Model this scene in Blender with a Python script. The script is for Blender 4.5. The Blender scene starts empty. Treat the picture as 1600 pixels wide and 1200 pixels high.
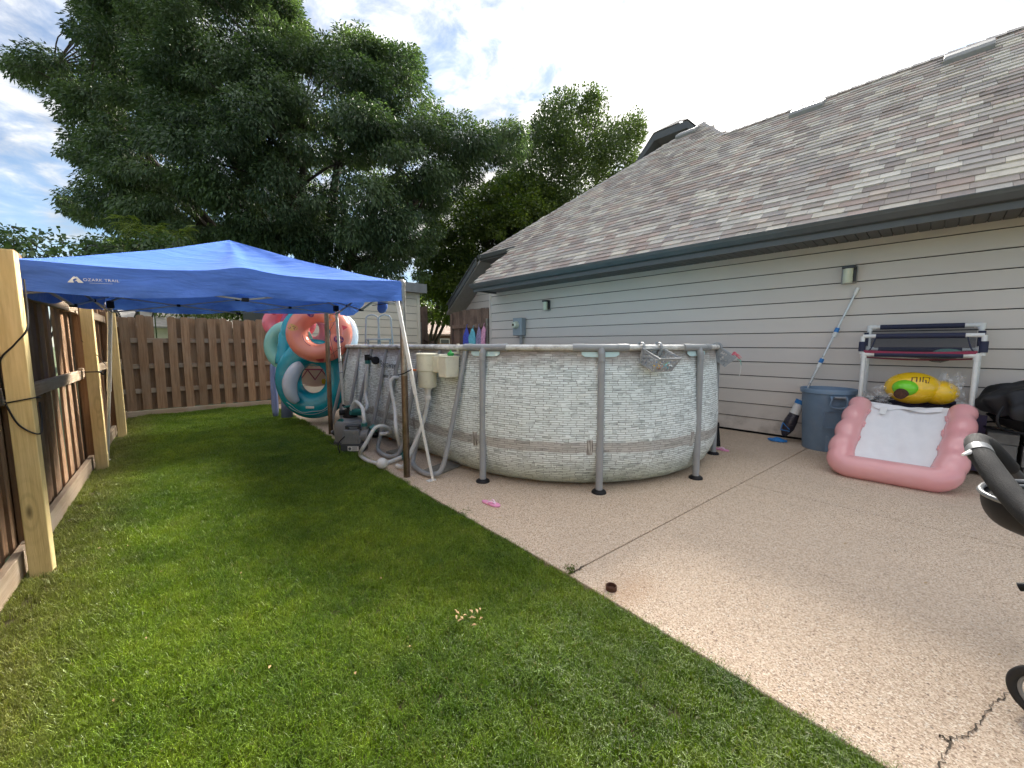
import bpy, bmesh, math, random
import numpy as np
from mathutils import Vector, Matrix, Euler
random.seed(7)
rng = np.random.default_rng(7)
R = math.radians
sc = bpy.context.scene
COL = sc.collection

# ------------------------------------------------------------------ camera
EYE = Vector((0, 0, 1.30))
FPX = 620.0
YAW, PITCH = R(43.243), R(5.711)
FW = Vector((math.sin(YAW) * math.cos(PITCH), math.cos(YAW) * math.cos(PITCH), -math.sin(PITCH)))
RT = Vector((math.cos(YAW), -math.sin(YAW), 0))
UP = RT.cross(FW)
cam = bpy.data.cameras.new('camera')
cam.sensor_width = 36
cam.lens = FPX / 1600 * 36
cam.clip_start = 0.05
cam.clip_end = 900
camo = bpy.data.objects.new('camera', cam)
m = Matrix((RT, UP, -FW)).transposed().to_4x4()
m.translation = EYE
camo.matrix_world = m
COL.objects.link(camo)
sc.camera = camo

# ------------------------------------------------------------------ light
SUN_EL, SUN_AZ = 31.5, 75.5          # azimuth clockwise from +Y
SUN_DIR = Vector((math.sin(R(SUN_AZ)) * math.cos(R(SUN_EL)), math.cos(R(SUN_AZ)) * math.cos(R(SUN_EL)), math.sin(R(SUN_EL))))
sl = bpy.data.lights.new('sun', 'SUN')
sl.energy = 0.9
sl.angle = R(18)
sl.color = (1.0, .93, .82)
so = bpy.data.objects.new('sun', sl)
so.rotation_euler = (-SUN_DIR).to_track_quat('-Z', 'Y').to_euler()
so.location = (30, 8, 20)
COL.objects.link(so)

sc.view_settings.view_transform = 'Standard'
sc.view_settings.look = 'None'
sc.view_settings.exposure = 3.85
sc.view_settings.gamma = 1
sc.render.engine = 'CYCLES'
sc.cycles.max_bounces = 6
sc.cycles.transparent_max_bounces = 12
sc.cycles.use_denoising = True


class NT:
    """small wrapper for building node trees"""
    def __init__(s, tree):
        s.t = tree
        s.n = tree.nodes
        s.l = tree.links
    def new(s, typ, **kw):
        nd = s.n.new(typ)
        for k, v in kw.items():
            if k.startswith('i_'):
                key = k[2:].replace('_', ' ')
                key = int(key) if key.isdigit() else key
                s.put(nd.inputs[key], v)
            else:
                setattr(nd, k, v)
        return nd
    def put(s, sock, v):
        if hasattr(v, 'is_output'):
            s.l.new(v, sock)
        elif isinstance(v, (tuple, list)) and len(v) == 3 and sock.type == 'RGBA':
            sock.default_value = (*v, 1)
        else:
            sock.default_value = v
    def math(s, op, a, b=None, c=None, clamp=False):
        nd = s.n.new('ShaderNodeMath')
        nd.operation = op
        nd.use_clamp = clamp
        for i, v in enumerate((a, b, c)):
            if v is not None:
                s.put(nd.inputs[i], v)
        return nd.outputs[0]
    def vmath(s, op, a, b=None):
        nd = s.n.new('ShaderNodeVectorMath')
        nd.operation = op
        s.put(nd.inputs[0], a)
        if b is not None:
            s.put(nd.inputs[3 if op == 'SCALE' else 1], b)
        return nd.outputs['Value' if op in ('DOT_PRODUCT', 'LENGTH') else 'Vector']
    def noise(s, vec, scale, detail=4, rough=.55, dist=0):
        nd = s.n.new('ShaderNodeTexNoise')
        s.put(nd.inputs['Vector'], vec)
        nd.inputs['Scale'].default_value = scale
        nd.inputs['Detail'].default_value = detail
        nd.inputs['Roughness'].default_value = rough
        nd.inputs['Distortion'].default_value = dist
        return nd.outputs['Fac']
    def ramp(s, fac, stops, interp='LINEAR'):
        nd = s.n.new('ShaderNodeValToRGB')
        e = nd.color_ramp.elements
        nd.color_ramp.interpolation = interp
        while len(e) < len(stops):
            e.new(.5)
        for el, (p, c) in zip(e, stops):
            el.position = p
            el.color = (*c, 1) if len(c) == 3 else c
        s.put(nd.inputs[0], fac)
        return nd.outputs[0]
    def rng(s, v, a, b, c=0, d=1, smooth=False):
        nd = s.n.new('ShaderNodeMapRange')
        if smooth:
            nd.interpolation_type = 'SMOOTHSTEP'
        s.put(nd.inputs[0], v)
        for i, x in enumerate((a, b, c, d)):
            s.put(nd.inputs[i + 1], x)
        return nd.outputs[0]
    def mix(s, fac, a, b, mode='MIX'):
        nd = s.n.new('ShaderNodeMix')
        nd.data_type = 'RGBA'
        nd.blend_type = mode
        s.put(nd.inputs[0], fac)
        s.put(nd.inputs[6], a)
        s.put(nd.inputs[7], b)
        return nd.outputs[2]


CLOUD_SHIFT = 0.0
# world: Nishita sky under broken thin cloud, bright where the cloud veils the sun
w = bpy.data.worlds.new('World')
sc.world = w
w.use_nodes = True
t = NT(w.node_tree)
t.n.clear()
tc = t.new('ShaderNodeTexCoord')
dirv = t.vmath('NORMALIZE', tc.outputs['Generated'])
sky = t.new('ShaderNodeTexSky', sky_type='NISHITA')
sky.sun_disc = False
sky.sun_elevation = R(SUN_EL)
sky.sun_rotation = R(SUN_AZ)
sky.air_density = 1.0
sky.dust_density = .15
sep = t.new('ShaderNodeSeparateXYZ', i_0=dirv)
zc = t.math('MAXIMUM', sep.outputs[2], 0.0)
zz = t.math('ADD', zc, 0.22)
px_ = t.math('DIVIDE', sep.outputs[0], zz)
py_ = t.math('DIVIDE', sep.outputs[1], zz)
pl = t.new('ShaderNodeCombineXYZ', i_0=px_, i_1=py_, i_2=CLOUD_SHIFT)
sdot = t.math('MAXIMUM', t.vmath('DOT_PRODUCT', dirv, tuple(SUN_DIR)), 0.0)
mp = t.new('ShaderNodeMapping', i_0=pl.outputs[0])
mp.inputs['Rotation'].default_value = (0, 0, R(-35))
mp.inputs['Scale'].default_value = (1.0, 0.55, 1)
n1 = t.noise(mp.outputs[0], 1.15, 8, .58, .6)
n2 = t.noise(pl.outputs[0], 7.5, 7, .62, .4)
n3 = t.noise(pl.outputs[0], 2.4, 3, .5, .2)
dens = t.math('ADD', t.math('MULTIPLY', n1, .60), t.math('MULTIPLY', n2, .32))
cover = t.rng(sdot, .1, .98, .0, .09)
dens = t.math('ADD', dens, cover)
mask = t.rng(dens, .42, .60, .26, 1.0, True)
glow = t.math('POWER', sdot, 110.0)
glow2 = t.math('POWER', sdot, 500.0)
cl = t.math('MULTIPLY', t.rng(n3, .3, .7, .36, .84), t.rng(t.math('MULTIPLY', zc, zc), 0.0, 1.0, 1.0, 3.5))
cl = t.math('MULTIPLY', cl, t.rng(n2, .32, .68, .50, 1.24))
cl = t.math('ADD', cl, t.math('MULTIPLY', glow, 9.0))
cl = t.math('ADD', cl, t.math('MULTIPLY', glow2, 300.0))
cl = t.math('ADD', cl, t.math('MULTIPLY', t.math('POWER', sdot, 6.0), .30))
ccol = t.vmath('SCALE', (1.0, 0.975, 0.93), cl)
skyc = t.mix(1.0, sky.outputs[0], (.118, .140, .158), 'MULTIPLY')
allc = t.mix(mask, skyc, ccol)
bg = t.new('ShaderNodeBackground', i_Color=allc, i_Strength=0.10)
ow = t.new('ShaderNodeOutputWorld', i_0=bg.outputs[0])


# ------------------------------------------------------------------ materials
def base_mat(name):
    mt = bpy.data.materials.new(name)
    mt.use_nodes = True
    k = NT(mt.node_tree)
    b = k.n['Principled BSDF']
    return mt, k, b


def bump(k, b, h, strength=.3, dist=.01):
    nd = k.new('ShaderNodeBump', i_Height=h, i_Strength=strength, i_Distance=dist)
    k.l.new(nd.outputs[0], b.inputs['Normal'])


def ocoord(k, rand=True):
    tc = k.new('ShaderNodeTexCoord')
    if not rand:
        return tc.outputs['Object'], None
    oi = k.new('ShaderNodeObjectInfo')
    off = k.vmath('SCALE', (31.7, 17.3, 57.1), oi.outputs['Random'])
    return k.vmath('ADD', tc.outputs['Object'], off), oi.outputs['Random']


def plain(name, col, rough=.5, metal=0, var=.12, scale=9, bumps=.0, bscale=80, spec=.5, dirt=None, coat=0):
    mt, k, b = base_mat(name)
    v, r = ocoord(k)
    n = k.noise(v, scale, 5, .6)
    c = tuple(col)
    lo = tuple(x * (1 - var) for x in c)
    hi = tuple(min(1, x * (1 + var)) for x in c)
    out = k.ramp(n, [(.3, lo), (.7, hi)])
    if dirt:
        n2 = k.noise(v, scale * 2.7, 6, .7)
        out = k.mix(k.rng(n2, .52, .78, 0, .8), out, dirt)
    k.l.new(out, b.inputs['Base Color'])
    rr = k.rng(n, .3, .7, max(.02, rough - .08), min(1, rough + .08))
    k.l.new(rr, b.inputs['Roughness'])
    b.inputs['Metallic'].default_value = metal
    b.inputs['Specular IOR Level'].default_value = spec
    b.inputs['Coat Weight'].default_value = coat
    if bumps:
        bump(k, b, k.noise(v, bscale, 4, .6), bumps, .004)
    return mt


def wood(name, c1, c2, grey, axis=2, vary=.35, greyamt=.6, knots=False, rough=.8):
    mt, k, b = base_mat(name)
    v, r = ocoord(k)
    s = [26, 26, 26]
    s[axis] = 1.6
    mp = k.new('ShaderNodeMapping', i_0=v)
    mp.inputs['Scale'].default_value = s
    g = k.noise(mp.outputs[0], 1.0, 7, .62, .8)
    s2 = [95, 95, 95]
    s2[axis] = 3.0
    mp2 = k.new('ShaderNodeMapping', i_0=v)
    mp2.inputs['Scale'].default_value = s2
    g2 = k.noise(mp2.outputs[0], 1.0, 4, .6)
    col = k.ramp(k.math('ADD', k.math('MULTIPLY', g, .65), k.math('MULTIPLY', g2, .35)), [(.34, c1), (.66, c2)])
    if knots:
        vo = k.new('ShaderNodeTexVoronoi', feature='F1')
        s3 = [7, 7, 7]
        s3[axis] = 2.2
        mp3 = k.new('ShaderNodeMapping', i_0=v)
        mp3.inputs['Scale'].default_value = s3
        k.l.new(mp3.outputs[0], vo.inputs['Vector'])
        vo.inputs['Scale'].default_value = 1
        ring = k.math('SINE', k.math('MULTIPLY', vo.outputs['Distance'], 34.0))
        col = k.mix(k.math('MULTIPLY', k.rng(ring, .2, 1, 0, .30), k.rng(vo.outputs['Distance'], .2, .45, 1, .25)), col, tuple(x * .62 for x in c1))
        col = k.mix(k.rng(vo.outputs['Distance'], .05, .13, 1, 0), col, tuple(x * .3 for x in c1))
    low = k.noise(v, 2.3, 5, .65)
    col = k.mix(k.rng(low, .42, .72, 0, greyamt), col, grey)
    br = k.rng(r, 0, 1, 1 - vary, 1 + vary)
    col = k.mix(1.0, col, k.new('ShaderNodeCombineXYZ', i_0=br, i_1=br, i_2=br).outputs[0], 'MULTIPLY')
    k.l.new(col, b.inputs['Base Color'])
    b.inputs['Roughness'].default_value = rough
    b.inputs['Specular IOR Level'].default_value = .25
    bump(k, b, k.math('ADD', g, g2), .5, .004)
    return mt


M = {}
M['fence'] = wood('fence_board_wood', (.12, .066, .036), (.28, .165, .09), (.27, .21, .155), 2, .32, .55)
M['fence_back'] = wood('back_fence_wood', (.185, .105, .058), (.39, .245, .145), (.32, .235, .165), 2, .25, .6)
M['rail_y'] = wood('fence_rail_wood', (.22, .155, .10), (.40, .31, .22), (.37, .32, .26), 1, .2, .7)
M['rail_x'] = wood('back_rail_wood', (.26, .18, .12), (.46, .35, .25), (.42, .36, .29), 0, .2, .7)
M['newpost'] = wood('new_post_wood', (.50, .375, .16), (.72, .57, .29), (.55, .45, .25), 2, .06, .35, True, .7)
M['gatewood'] = wood('gate_wood', (.12, .075, .055), (.25, .175, .135), (.05, .035, .03), 2, .25, .75)

M['ventgrey'] = plain('vent_grey', (.24, .235, .23), .5, 0, .1, 6)
M['lapshadow'] = plain('lap_shadow', (.05, .048, .045), .9, 0, .1, 6)  # near-black wall core: shadow lines between siding boards put into its colour
M['fascia'] = plain('fascia_paint', (.085, .087, .087), .42, 0, .12, 5)
M['soffit'] = plain('soffit_paint', (.105, .10, .095), .6, 0, .1, 4)
M['cream'] = plain('cream_siding', (.62, .57, .46), .6, 0, .06, 3)
M['galv'] = plain('galvanised_steel', (.30, .29, .27), .38, .85, .25, 14, .1, 60, dirt=(.16, .10, .06))
M['pole_rust'] = plain('brown_steel', (.20, .15, .11), .36, .8, .3, 10, .1, 50, dirt=(.10, .055, .03))
M['white_steel'] = plain('white_enamel', (.72, .72, .70), .4, .0, .06, 20, dirt=(.50, .48, .44))
M['truss'] = plain('grey_enamel', (.36, .37, .37), .4, .3, .1, 20)
M['greytube'] = plain('grey_pool_tube', (.30, .315, .33), .42, 0, .08, 8, .05, 90)
M['black'] = plain('black_plastic', (.012, .012, .014), .5, 0, .2, 12, spec=.25)
M['blackcloth'] = plain('black_cover', (.012, .012, .014), .55, 0, .3, 16, .3, 40)
M['white'] = plain('white_plastic', (.74, .74, .72), .4, 0, .05, 12, dirt=(.58, .56, .50))
M['hose'] = plain('white_hose', (.66, .67, .66), .42, 0, .06, 10, dirt=(.50, .49, .44))
M['ivory'] = plain('ivory_plastic', (.68, .66, .53), .42, 0, .05, 8, dirt=(.52, .48, .37))
M['pumpgrey'] = plain('pump_grey', (.23, .235, .235), .5, 0, .12, 10, .05, 70)
M['pumpdark'] = plain('pump_dark', (.055, .06, .065), .5, 0, .15, 10)
M['tealfit'] = plain('teal_fitting', (.015, .16, .15), .4, 0, .1, 10)
M['bin'] = plain('bin_blue', (.165, .245, .345), .5, 0, .08, 6, .08, 60, dirt=(.22, .27, .34))
M['navy'] = plain('navy_mesh_sleeve', (.018, .022, .055), .7, 0, .25, 30, .4, 60)
M['purple'] = plain('purple_navy_cloth', (.022, .014, .05), .6, 0, .25, 30, .3, 50)
M['foam'] = plain('foam_grip', (.020, .020, .021), .85, 0, .25, 40, .5, 300)
M['silver'] = plain('silver_plastic', (.27, .28, .29), .35, .4, .05, 8)
M['concrete_block'] = plain('cinder_block', (.16, .155, .145), .9, 0, .2, 14, .5, 120)
M['rust'] = plain('rusted_iron', (.09, .04, .025), .85, .2, .4, 60, .6, 200)
M['rubber'] = plain('rubber', (.022, .022, .022), .8, 0, .2, 30)
M['meter'] = plain('meter_paint', (.30, .345, .38), .45, .3, .06, 8)
M['conduit'] = plain('conduit_grey', (.34, .34, .33), .5, .2, .06, 8)
M['lampglass'] = plain('lamp_diffuser', (.62, .64, .50), .3, 0, .04, 8)
M['lampframe'] = plain('lamp_frame', (.32, .31, .30), .4, .2, .05, 8)
M['vacblue'] = plain('vac_blue', (.02, .19, .52), .4, 0, .08, 10)
M['vacbody'] = plain('vac_smoky', (.035, .03, .04), .25, 0, .2, 10)
M['alu'] = plain('aluminium_tube', (.62, .63, .63), .3, .6, .06, 8)
M['pinkplastic'] = plain('pink_foam', (.80, .33, .55), .55, 0, .12, 160)
M['pinkstrap'] = plain('pink_strap', (.85, .62, .74), .5, 0, .1, 60)
M['basket'] = plain('basket_grey', (.33, .35, .37), .5, 0, .08, 10)
M['maroon'] = plain('maroon_trim', (.26, .02, .06), .6, 0, .15, 30)
M['print_white'] = plain('white_print', (.78, .78, .76), .6, 0, .02, 10)
M['print_dark'] = plain('dark_print', (.10, .12, .12), .6, 0, .25, 40)
M['bark'] = plain('bark', (.055, .045, .036), .95, 0, .35, 9, .8, 18)
M['lamp_black'] = plain('lamp_dark', (.015, .016, .02), .35, 0, .1, 8)
M['green_toy'] = plain('green_plastic', (.02, .33, .06), .35, 0, .1, 10)
M['orange'] = plain('orange_plastic', (.75, .18, .02), .4, 0, .1, 10)
M['joint'] = plain('joint_soil', (.07, .055, .04), .95, 0, .3, 30)
M['soil'] = plain('soil', (.11, .085, .05), .95, 0, .35, 6, .6, 60)
M['leaf_dry'] = plain('dry_leaf', (.38, .26, .12), .8, 0, .3, 60)
M['twig'] = plain('twig', (.07, .05, .035), .9, 0, .3, 30)
M['glass'] = plain('window_glass', (.05, .06, .07), .1, 0, .1, 4)
M['brickfar'] = plain('far_brick', (.16, .10, .075), .85, 0, .25, 8)
M['cookie'] = plain('cookie_print', (.62, .34, .10), .4, 0, .12, 20)
M['redprint'] = plain('red_print', (.55, .03, .05), .35, 0, .1, 20)
M['purpleprint'] = plain('purple_print', (.12, .03, .14), .35, 0, .1, 20)
M['swim_blue'] = plain('swim_blue', (.06, .09, .50), .7, 0, .4, 26)
M['swim_teal'] = plain('swim_teal', (.14, .50, .62), .7, 0, .2, 20)
M['swim_grey'] = plain('swim_grey', (.28, .24, .40), .7, 0, .6, 30)
M['swim_pink'] = plain('swim_pink', (.72, .34, .50), .7, 0, .25, 30)
M['yellowtoy'] = plain('yellow_vinyl', (.80, .50, .012), .25, 0, .06, 4, coat=.5)


def vinyl(name, col, trans=.25, rough=.22, col2=None, scale=2.5):
    mt, k, b = base_mat(name)
    v, r = ocoord(k)
    n = k.noise(v, scale, 3, .5)
    c2 = col2 or tuple(min(1, x * 1.12) for x in col)
    c = k.ramp(n, [(.35, col), (.65, c2)])
    k.l.new(c, b.inputs['Base Color'])
    b.inputs['Roughness'].default_value = rough
    b.inputs['Coat Weight'].default_value = .4
    b.inputs['Coat Roughness'].default_value = .12
    mp = k.new('ShaderNodeMapping', i_0=v)
    mp.inputs['Scale'].default_value = (1, 1, 1)
    bump(k, b, k.noise(v, 7, 3, .5, .4), .25, .02)
    tr = k.new('ShaderNodeBsdfTranslucent', i_Color=c)
    mx = k.new('ShaderNodeMixShader', i_0=trans, i_1=b.outputs[0], i_2=tr.outputs[0])
    k.l.new(mx.outputs[0], k.n['Material Output'].inputs[0])
    return mt


M['teal_vinyl'] = vinyl('teal_vinyl', (.005, .30, .40), .15, .2, (.01, .36, .46))
M['mint_vinyl'] = vinyl('mint_vinyl', (.30, .62, .55), .3)
M['salmon_vinyl'] = vinyl('salmon_vinyl', (.76, .27, .20), .25, .22, (.80, .32, .22))
M['orange_vinyl'] = vinyl('orange_vinyl', (.80, .22, .05), .2)
M['pink_vinyl'] = vinyl('pink_vinyl', (.80, .22, .27), .25)
M['magenta_vinyl'] = vinyl('magenta_vinyl', (.42, .05, .16), .2)
M['cloud_vinyl'] = vinyl('clear_white_vinyl', (.60, .66, .74), .3, .15)
M['lav_vinyl'] = vinyl('lavender_vinyl', (.28, .34, .56), .3)
M['peach_vinyl'] = vinyl('peach_vinyl', (.74, .55, .48), .3)
M['lounge_pink'] = vinyl('lounge_pink_vinyl', (.90, .42, .43), .18, .2, (.93, .50, .50), 3)
M['lime_vinyl'] = vinyl('lime_vinyl', (.22, .75, .03), .2)


def mesh_cloth(name, col, alpha, rough=.8, trans=.2):
    """woven mesh: an open weave one can partly see through"""
    mt, k, b = base_mat(name)
    v, r = ocoord(k)
    n = k.noise(v, 12, 4, .6)
    c = k.ramp(n, [(.3, tuple(x * .97 for x in col)), (.7, tuple(min(1, x * 1.03) for x in col))])
    k.l.new(c, b.inputs['Base Color'])
    b.inputs['Roughness'].default_value = rough
    b.inputs['Alpha'].default_value = alpha
    return mt


M['lounge_mesh'] = mesh_cloth('white_mesh', (.80, .79, .80), .98)
M['rack_mesh'] = mesh_cloth('dark_mesh', (.035, .037, .05), .42)


def plastic_wrap():
    mt, k, b = base_mat('clear_wrap')
    v, r = ocoord(k)
    b.inputs['Base Color'].default_value = (.9, .9, .9, 1)
    b.inputs['Roughness'].default_value = .12
    n = k.noise(v, 30, 3, .6)
    k.l.new(k.rng(n, .45, .7, .12, .5), b.inputs['Alpha'])
    bump(k, b, n, .6, .02)
    return mt


M['wrap'] = plastic_wrap()


def canopy_cloth():
    mt, k, b = base_mat('blue_canopy_cloth')
    v, r = ocoord(k, False)
    n = k.noise(v, 2.2, 5, .6, .4)
    c = k.ramp(n, [(.3, (.065, .175, .60)), (.7, (.09, .215, .70))])
    k.l.new(c, b.inputs['Base Color'])
    b.inputs['Roughness'].default_value = .55
    b.inputs['Specular IOR Level'].default_value = .4
    b.inputs['Sheen Weight'].default_value = .08
    b.inputs['Sheen Roughness'].default_value = .35
    b.inputs['Sheen Tint'].default_value = (.75, .82, 1, 1)
    mp = k.new('ShaderNodeMapping', i_0=v)
    mp.inputs['Rotation'].default_value = (0, 0, R(20))
    mp.inputs['Scale'].default_value = (2.2, 9, 9)
    mp2 = k.new('ShaderNodeMapping', i_0=v)
    mp2.inputs['Rotation'].default_value = (0, R(15), R(-35))
    mp2.inputs['Scale'].default_value = (3, 12, 14)
    h = k.math('ADD', k.noise(mp.outputs[0], 1, 4, .5, .5), k.math('MULTIPLY', k.noise(mp2.outputs[0], 1, 3, .5, .6), .6))
    bump(k, b, h, .65, .03)
    tr = k.new('ShaderNodeBsdfTranslucent', i_Color=(.06, .16, .50, 1))
    mx = k.new('ShaderNodeMixShader', i_0=.14, i_1=b.outputs[0], i_2=tr.outputs[0])
    k.l.new(mx.outputs[0], k.n['Material Output'].inputs[0])
    return mt


M['canopy'] = canopy_cloth()


def siding_mat():
    mt, k, b = base_mat('taupe_siding_paint')
    v, r = ocoord(k)
    mp = k.new('ShaderNodeMapping', i_0=v)
    mp.inputs['Scale'].default_value = (30, 1.2, 30)
    g = k.noise(mp.outputs[0], 1.6, 5, .6)
    low = k.noise(v, .9, 4, .6)
    c = k.ramp(low, [(.3, (.61, .55, .495)), (.7, (.65, .59, .53))])
    br = k.rng(r, 0, 1, .965, 1.035)
    c = k.mix(1.0, c, k.new('ShaderNodeCombineXYZ', i_0=br, i_1=br, i_2=br).outputs[0], 'MULTIPLY')
    # splash-back dirt near the slab
    pos = k.new('ShaderNodeNewGeometry').outputs['Position']
    zs = k.new('ShaderNodeSeparateXYZ', i_0=pos).outputs[2]
    dirt = k.math('MULTIPLY', k.rng(zs, .04, .42, 1, 0), k.rng(k.noise(pos, 6, 5, .7), .42, .7, 0, .6))
    c = k.mix(dirt, c, (.27, .235, .20))
    k.l.new(c, b.inputs['Base Color'])
    b.inputs['Roughness'].default_value = .55
    b.inputs['Specular IOR Level'].default_value = .35
    bump(k, b, g, .12, .003)
    return mt


M['siding'] = siding_mat()


def shingle_mat():
    mt, k, b = base_mat('asphalt_shingle')
    at = k.new('ShaderNodeAttribute', attribute_name='tone')
    pos = k.new('ShaderNodeNewGeometry').outputs['Position']
    fine = k.noise(pos, 160, 3, .7)
    mid = k.noise(pos, 9, 4, .6)
    c = k.mix(.38, at.outputs['Color'], k.ramp(fine, [(.3, (.35, .35, .35)), (.72, (1, 1, 1))]), 'MULTIPLY')
    c = k.mix(k.rng(mid, .5, .75, 0, .3), c, (.13, .12, .11))
    k.l.new(c, b.inputs['Base Color'])
    b.inputs['Roughness'].default_value = .82
    b.inputs['Specular IOR Level'].default_value = .5
    bump(k, b, fine, .5, .004)
    return mt


M['shingle'] = shingle_mat()


def concrete_mat():
    mt, k, b = base_mat('exposed_aggregate_concrete')
    pos = k.new('ShaderNodeNewGeometry').outputs['Position']
    vo = k.new('ShaderNodeTexVoronoi', feature='F1')
    k.put(vo.inputs['Vector'], pos)
    vo.inputs['Scale'].default_value = 190
    vo2 = k.new('ShaderNodeTexVoronoi', feature='F1')
    k.put(vo2.inputs['Vector'], pos)
    vo2.inputs['Scale'].default_value = 95
    sp = k.new('ShaderNodeSeparateColor', i_0=vo.outputs['Color'])
    sp2 = k.new('ShaderNodeSeparateColor', i_0=vo2.outputs['Color'])
    c = k.ramp(sp.outputs[0], [(0, (.33, .235, .165)), (.22, (.50, .375, .27)), (.55, (.61, .475, .355)), (.85, (.70, .565, .435)), (1, (.80, .71, .59))])
    c = k.mix(k.math('MULTIPLY', k.rng(sp2.outputs[0], .90, .93, 0, 1), k.rng(vo2.outputs['Distance'], .35, .5, .9, 0)), c, (.70, .63, .54))
    c = k.mix(k.math('MULTIPLY', k.rng(sp2.outputs[1], .92, .95, 0, 1), k.rng(vo2.outputs['Distance'], .35, .5, .8, 0)), c, (.16, .11, .085))
    low = k.noise(pos, .55, 6, .62, .5)
    c = k.mix(k.rng(low, .40, .68, 0, .28), c, (.50, .415, .335))
    low2 = k.noise(pos, 2.3, 6, .68, .3)
    c = k.mix(k.rng(low2, .54, .82, 0, .28), c, (.33, .265, .205))
    # rust stain spreading from the iron ring, tannin near the pool edge
    def spot(x, y, r, sx=1, sy=1):
        d = k.vmath('SUBTRACT', pos, (x, y, 0))
        d = k.vmath('MULTIPLY', d, (sx, sy, 0))
        ln = k.vmath('LENGTH', d)
        ln = k.math('ADD', ln, k.math('MULTIPLY', k.noise(pos, 9, 4, .6), .12))
        return k.rng(ln, .05, r, 1, 0, True)
    c = k.mix(k.math('MULTIPLY', spot(1.80, 1.02, .34, .8, 1.5), .32), c, (.36, .19, .09))
    c = k.mix(k.math('MULTIPLY', spot(5.7, .95, .6, .7, 1), .3), c, (.27, .19, .13))
    c = k.mix(k.math('MULTIPLY', spot(5.1, 1.6, .6, 1, 1), .3), c, (.30, .22, .15))
    k.l.new(c, b.inputs['Base Color'])
    b.inputs['Roughness'].default_value = .85
    b.inputs['Specular IOR Level'].default_value = .3
    bump(k, b, k.math('ADD', vo.outputs['Distance'], k.math('MULTIPLY', vo2.outputs['Distance'], .6)), .55, .006)
    return mt


M['concrete'] = concrete_mat()


def liner_mat():
    """printed ledger-stone liner: flat print, so it lives in the material"""
    mt, k, b = base_mat('stone_print_liner')
    uv = k.new('ShaderNodeUVMap')
    uv.uv_map = 'UVMap'
    wob = k.noise(uv.outputs[0], 5, 3, .5)
    wobv = k.new('ShaderNodeCombineXYZ', i_0=0.0, i_1=k.rng(wob, .3, .7, -.006, .006), i_2=0.0)
    v = k.vmath('ADD', uv.outputs[0], wobv.outputs[0])
    def bricks(w_, h_, sq, fr, off):
        nd = k.new('ShaderNodeTexBrick')
        k.put(nd.inputs['Vector'], k.vmath('ADD', v, off))
        nd.inputs['Scale'].default_value = 1
        nd.inputs['Brick Width'].default_value = w_
        nd.inputs['Row Height'].default_value = h_
        nd.inputs['Mortar Size'].default_value = .0024
        nd.inputs['Mortar Smooth'].default_value = .25
        nd.inputs['Bias'].default_value = 0
        nd.inputs['Color1'].default_value = (0, 0, 0, 1)
        nd.inputs['Color2'].default_value = (1, 1, 1, 1)
        nd.inputs['Mortar'].default_value = (.5, .5, .5, 1)
        nd.offset = .43
        nd.offset_frequency = 2
        nd.squash = sq
        nd.squash_frequency = fr
        return nd
    a = bricks(.118, .0200, .60, 3, (0, 0, 0))
    b2 = bricks(.075, .0400, 1.6, 2, (.03, .0, 0))
    sel = k.rng(k.noise(v, 6.5, 2, .5), .62, .625, 0, 1)
    tone = k.mix(sel, a.outputs['Color'], b2.outputs['Color'])
    fac = k.mix(sel, a.outputs['Fac'], b2.outputs['Fac'])
    mp = k.new('ShaderNodeMapping', i_0=v)
    mp.inputs['Scale'].default_value = (13, 105, 1)
    gr = k.noise(mp.outputs[0], 1, 5, .65)
    tb = k.math('ADD', k.math('MULTIPLY', tone, .27), k.math('MULTIPLY', gr, .88))
    c = k.ramp(tb, [(.27, (.11, .125, .125)), (.38, (.38, .44, .445)), (.52, (.72, .80, .805)), (.70, (.84, .915, .92))])
    c = k.mix(k.math('MULTIPLY', fac, k.rng(gr, .3, .62, 1.0, .6)), c, (.06, .065, .065))
    sv = k.new('ShaderNodeSeparateXYZ', i_0=v)
    hgt = sv.outputs[1]
    nn = k.noise(v, 7, 4, .6)
    brownc = k.mix(k.rng(tb, .3, .75, 0, 1), (.135, .105, .09), (.36, .31, .275))
    # darker printed band low down, browner course at the top
    band = k.math('MULTIPLY', k.rng(hgt, .34, .365, 0, 1, True), k.rng(hgt, .435, .46, 1, 0, True))
    c = k.mix(k.math('MULTIPLY', band, .58), c, brownc)
    top = k.rng(k.math('ADD', hgt, k.math('MULTIPLY', nn, .22)), 1.19, 1.33, 0, .85)
    c = k.mix(top, c, brownc)
    # algae and splash dirt near the slab
    low = k.rng(k.math('ADD', hgt, k.math('MULTIPLY', nn, .25)), .18, .42, .65, 0)
    c = k.mix(low, c, k.mix(1.0, c, (.52, .56, .42), 'MULTIPLY'))
    # seams: plaited columns in the band every ~1.1 m
    ux = k.math('FRACT', k.math('DIVIDE', k.math('ADD', sv.outputs[0], .26), 1.09))
    plait = k.math('MULTIPLY', k.math('LESS_THAN', ux, .048), k.math('MULTIPLY', k.math('GREATER_THAN', hgt, .33), k.math('LESS_THAN', hgt, .47)))
    mp3 = k.new('ShaderNodeMapping', i_0=v)
    mp3.inputs['Scale'].default_value = (120, 9, 1)
    pc = k.ramp(k.noise(mp3.outputs[0], 1, 2, .5), [(.4, (.10, .08, .075)), (.6, (.55, .55, .52))])
    c = k.mix(plait, c, pc)
    k.l.new(c, b.inputs['Base Color'])
    b.inputs['Roughness'].default_value = .5
    bump(k, b, k.noise(v, 2.2, 3, .5, .3), .5, .05)
    return mt


M['liner'] = liner_mat()


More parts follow.
